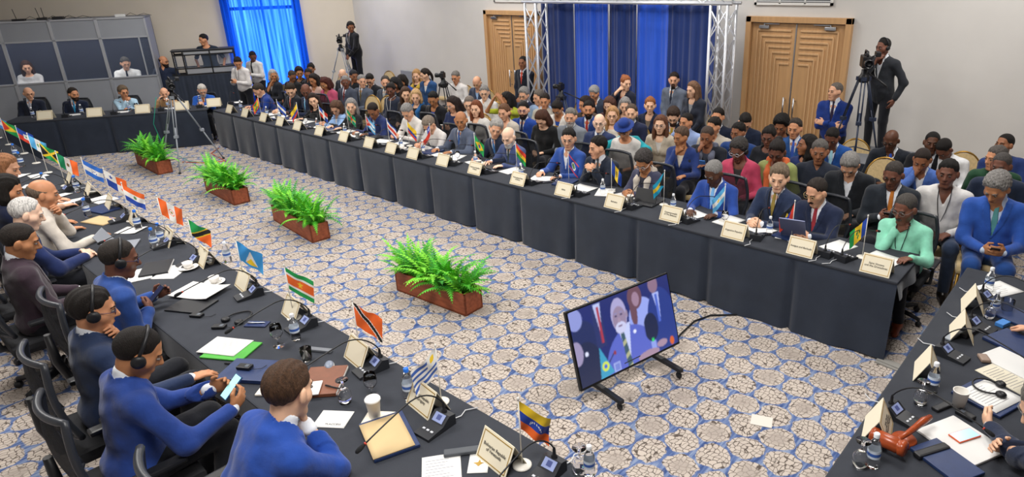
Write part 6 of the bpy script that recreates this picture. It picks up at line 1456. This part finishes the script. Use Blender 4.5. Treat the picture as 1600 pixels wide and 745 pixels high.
# ---------------------------------------------------------------- equipment rack on a draped table
PA = B0+NW*2.5; ap = lambda px, py: atP(px, py, PA, NW)
l0, l1 = ap(262, 110), ap(372, 110); x0, x1 = np.dot(l0-PA, TW), np.dot(l1-PA, TW); zt = ap(300, 118)[2]
MA = Matrix.Translation(Vector(PA+TW*x0)) @ Matrix.Rotation(R(65), 4, 'Z'); wA = x1-x0
t = thing('equipment_table', 'black-draped table carrying the glazed equipment rack', 'table'); t.matrix_world = MA
MB().box((wA/2, .25, zt-.02), (wA, .5, .04), bev=.01).obj('tabletop', TT, t)
fo = folds(9, 77); MB().grid(lambda u, v: (u*wA, -.01+.03*fo(u)*(.4+v), (zt-.005)*(1-v)+.004), 90, 6).obj('skirt', TC, t)
t = thing('equipment_rack', 'glazed black and silver equipment rack below the technician', 'equipment rack'); t.matrix_world = MA
zr0, zr1 = zt+.002, ap(300, 79)[2]; xr0 = np.dot(ap(272, 100)-PA, TW)-x0; wr_ = wA-xr0-.02
f = MB()
for x in (xr0, xr0+wr_*.16, xr0+wr_*.6, xr0+wr_):
    for y in (.05, .42): f.box((x, y, (zr0+zr1)/2), (.03, .03, zr1-zr0))
for z in (zr0+.015, zr0+.16, zr1-.1, zr1-.015):
    for y in (.05, .42): f.box((xr0+wr_/2, y, z), (wr_, .03, .03))
for x in (xr0, xr0+wr_):
    for z in (zr0+.015, zr1-.015): f.box((x, .235, z), (.03, .37, .03))
f.obj('frame', BLACKP, t)
MB().box((xr0+wr_/2, .235, zr1+.005), (wr_+.06, .44, .02), bev=.005).obj('top_board', plain('#30333a', .5), t)
for z, h_ in ((zr0+.09, .11), (zr1-.058, .06)): MB().box((xr0+wr_*.58, .05, z), (wr_*.8, .012, h_)).obj('silver_panel', ALU, t)
MB().box((xr0+wr_/2, .052, (zr0+zr1)/2+.03), (wr_-.03, .005, zr1-zr0-.29)).obj('glass', DGL, t)
MB().box((xr0+wr_*.8, .40, (zr0+zr1)/2+.05), (.24, .01, .28)).obj('notice', PAPER, t)
t = thing('sound_mixer', 'black mixing desk with pale keys beside the rack, left end of its table', 'mixer'); t.matrix_world = MA @ Matrix.Translation((.0, .1, zt)) 
b = MB(); b.poly([(0, 0), (.4, 0), (.4, .16), (0, .05)], xr0*.9+.02, M=Matrix.Rotation(PI/2, 4, 'Z') @ Matrix.Rotation(PI/2, 4, 'X')); b.obj('case', BLACKP, t)
# ---------------------------------------------------------------- tripods and cameras
def tripod(label, p, rz, H, spread=.5, cam_='video', s=1., group='camera tripods', legs3=(90, 215, 325), floor_spreader=True, mat_=None):
    p = V3(p); t = thing('camera_tripod', label, 'tripod', p, rz, group); m_ = mat_ or plain('#30353d', .35); hub = H-.12
    for a in legs3:
        c, s_ = math.cos(R(a)), math.sin(R(a)); b = MB(); n = V3(-s_, c, 0)*.022
        top, bot = V3(c*.06, s_*.06, hub), V3(c*spread, s_*spread, .012); mid = top+(bot-top)*.52
        for q in (-1, 1): b.tube([top+n*q, mid+n*q], .010, 7)
        b.tube([top+(bot-top)*.4, bot], .013, 8); b.box(mid, (.07, .07, .05), rz=R(a), bev=.006); b.box(top, (.06, .07, .05), rz=R(a)); b.obj('leg', m_, t)
        f = MB(); f.lathe([(0, -.01), (.022, -.01), (.024, 0), (.016, .02), (0, .022)], 10, c=(bot[0], bot[1], .012)); f.obj('rubber_foot', BLACKP, t)
    if floor_spreader:
        b = MB()
        for a in legs3: c, s_ = math.cos(R(a)), math.sin(R(a)); b.tube([(0, 0, .16), (c*spread*.92, s_*spread*.92, .05)], .009, 6)
        b.obj('spreader', m_, t)
    b = MB(); b.lathe([(0, -.06), (.05, -.05), (.075, 0), (.06, .04), (.04, .06), (.04, .12), (0, .12)], 14, c=(0, 0, hub)); hd = b.obj('fluid_head', BLACKP, t)
    MB().tube([(.05, 0, hub+.08), (.22, -.06, hub+.02), (.38, -.1, hub-.06)], [.009, .009, .014], 7).obj('pan_handle', BLACKP, hd)
    return t, p+V3(0, 0, H)
def camera(label, p, rz, big=True, group='cameras'):
    t = thing('video_camera' if big else 'photo_camera', label, 'camera', p, rz, group); b = MB()
    if big:
        b.box((0, -.02, .10), (.11, .30, .15), bev=.015); b.box((0, -.22, .1), (.08, .12, .11), bev=.01); b.obj('body', BLACKP, t)
        MB().lathe([(0, 0), (.045, 0), (.05, .05), (.045, .10), (.058, .13), (.058, .19), (.045, .19), (.04, .15), (0, .14)], 16, M=Matrix.Translation((0, .125, .1)) @ Matrix.Rotation(-PI/2, 4, 'X')).obj('lens', plain('#1c1e22', .25), t)
        b = MB(); b.tube([(0, .12, .17), (0, .1, .23), (0, -.12, .23), (0, -.14, .17)], .014, 7); b.obj('top_handle', BLACKP, t)
        b = MB(); b.tube([(-.05, .1, .17), (-.11, .09, .2)], .01, 6); b.box((-.13, .02, .2), (.06, .18, .06), bev=.01); b.obj('viewfinder', BLACKP, t)
        MB().tube([(.04, .1, .2), (.04, .28, .22)], [.012, .016], 8).obj('boom_microphone', BLACKP, t)
    else:
        b.box((0, 0, .055), (.14, .07, .1), bev=.012); b.box((0, 0, .115), (.05, .06, .03), bev=.01); b.obj('body', BLACKP, t)
        MB().lathe([(0, 0), (.036, 0), (.038, .05), (.042, .08), (.042, .11), (.034, .11), (0, .09)], 16, M=Matrix.Translation((0, .03, .055)) @ Matrix.Rotation(-PI/2, 4, 'X')).obj('lens', plain('#1c1e22', .25), t)
    return t
ft = at(252, 274)     # centre of the square: the front foot of the tripod
TCt = at(296, 258)
tripod('grey camera tripod standing on the carpet beside the ferns', TCt, R(20), 1.42, .62, legs3=(185, 305, 65), mat_=plain('#8d939c', .3))
# its camera sits on top and points down the hall
def camat(t, label, off, rz, big): 
    return camera(label, off, rz, big)
p = TCt+V3(0, 0, 1.42); camera('black video camera with a long lens on the grey tripod among the ferns', p, R(255), True)
tag(MB().tube([tuple(TCt+V3(-.25, -.2, 1.3)), tuple(TCt+V3(-.42, -.3, .8)), tuple(TCt+V3(-.5, -.2, .3)), tuple(TCt+V3(-.25, .1, .012)), tuple(TCt+V3(.2, .3, .008)), tuple(TCt+V3(.5, .1, .008))], .006, 6).obj('signal_cable', plain('#1d9a84', .4)), 'teal cable hanging from the tripod camera to the carpet', 'cable')
oc = [TCt+V3(-.35, .0, .008), TCt+V3(.1, .25, .008), TCt+V3(.3, .55, .008), at(330, 240)+V3(0, 0, .008), at(350, 230)+V3(0, -.1, .008)]
tag(MB().tube([tuple(q) for q in oc], .007, 6).obj('extension_cord', plain('#e0653a', .5)), 'orange extension cord on the carpet behind the ferns', 'cord')
# riser and camera at the wall by the double door
pr = CR_; q = V3(pr['lx'], pr['ly'], 0)
t = thing('camera_riser', 'black platform under the camera operator beside the double door', 'platform', (q[0]-.15, q[1]-.12, 0))
MB().box((0, 0, PLZ-.03), (1.7, 1.02, .06), bev=.008).obj('deck', mat('grey_carpet_deck', '#6f7176', .95, var=.1, scale=80), t); fo2 = folds(7, 5)
MB().grid(lambda u, v: ((u-.5)*1.7, -.515+.02*fo2(u)*v, (PLZ-.012)*(1-v)+.004), 60, 4).obj('skirt', TC, t)
for x in (-.8, .8):
    for y in (-.45, .45): MB().tube([(x, y, 0), (x, y, PLZ-.06)], .025, 8).obj('leg', BLACKP, t)
tp = atY(1348, 205, 9.62); tpp = V3(q[0]-.12, q[1]-.42, PLZ)
tripod('dark camera tripod on the black platform in front of its operator', tpp, R(-10), 1.20, .36, legs3=(60, 180, 300), mat_=plain('#2b3448', .35))
camera('black broadcast camera on the tripod of the operator beside the double door', tpp+V3(0, 0, 1.20), R(205), True)
pl = PEOPLE[[P_['desc'] for P_ in PEOPLE].index('camera operator in black with headphones in the room corner')]
q = V3(pl['lx'], pl['ly'], 0)
pt = next(P_ for P_ in PEOPLE if P_['desc'].startswith('technician')); t = thing('camera_riser', 'low black platform under the technician behind the equipment rack', 'platform', (pt['lx'], pt['ly'], 0), R(65)); MB().box((0, 0, .43), (1.0, .5, .06), bev=.008).obj('deck', BLACKP, t)
for x in (-.42, .42):
    for y in (-.18, .18): MB().tube([(x, y, 0), (x, y, .41)], .025, 8).obj('leg', BLACKP, t)
t = thing('camera_riser', 'black platform in the room corner under the second camera operator', 'platform', (q[0], q[1]-.1, 0))
MB().box((0, 0, .59), (1.4, 1.1, .06), bev=.008).obj('deck', mat('grey_carpet_deck', '#6f7176', .95), t)
for x in (-.62, .62):
    for y in (-.45, .45): MB().tube([(x, y, 0), (x, y, .57)], .025, 8).obj('leg', BLACKP, t)
tripod('silver and black tripod in the room corner in front of its operator', q+V3(.0, -.4, .62), R(30), 1.15, .42, legs3=(80, 200, 320), mat_=plain('#9aa0a8', .3))
camera('black broadcast camera in the room corner, before the operator in black', q+V3(0, -.4, .62+1.15), R(236), True)
# tripods in the audience and at the drape
q = at(691, 112, 1.62); tripod('black tripod among the audience beside the person in a blue jacket', (q[0], q[1], 0), R(10), 1.5, .4, mat_=BLACKP, floor_spreader=False); camera('black stills camera on the audience tripod near the blue jacket', (q[0], q[1], 1.5), R(120), False)
q = at(876, 122, 1.62); q = V3(q[0], min(q[1], 9.3), 0); tripod('slim dark tripod standing in front of the navy drape', q, R(40), 1.42, .42, mat_=plain('#232a38', .4), floor_spreader=False)
camera('grey monocular camera on the slim tripod before the navy drape', q+V3(0, 0, 1.42), R(100), False)
q = atY(656, 102, 9.9)
t = thing('monitor_case', 'grey metal case lid standing open at the back of the audience', 'case', (q[0]-.3, 9.75, 0)); b = MB(); b.box((0, 0, .98), (.5, .08, .36), bev=.01); b.obj('lid', plain('#8d9096', .4), t); b = MB(); b.box((0, -.15, .78), (.5, .36, .12), bev=.01); b.obj('base', plain('#6d7076', .4), t); b = MB(); b.box((0, -.15, .36), (.46, .3, .72), bev=.01); b.obj('stand', BLACKP, t)
# empty gold chairs that show between the sitters
for i, (px, py, lb_) in enumerate(((568, 167, 'empty gold chair behind the person in a black jacket and grey blouse'), (592, 168, 'empty gold chair behind the person in a deep blue suit'), (525, 128, 'empty gold chair beside the person in a rose pink jacket'), (597, 125, 'empty gold chair left of the patterned tie at the back'), (1029, 232, 'empty gold chair with a white slip, beside the blue hat'), (1378, 278, 'empty gold chair with a white slip, beside the rainbow-striped tie'), (1504, 268, 'empty gold chair with a white slip behind the white pullover'), (903, 172, 'empty gold chair near the pale grey suit'), (1092, 202, 'empty gold chair with a paper slip behind the grey scarf'), (1332, 245, 'empty gold chair behind the bowed black suit'), (700, 130, 'empty gold chair beside the lone white shirt at the wall'))):
    q = at(px, py, .80); c = chair('b', q[0], q[1], R(192), lb_, 1.05)
    if 'slip' in lb_:
        MB().box((0, 0, 0), (.13, .003, .08)).obj('reserved_slip', PAPER, c, (0, -.27, .86), (R(-8), 0, 0)).rotation_euler = (R(8), 0, 0)
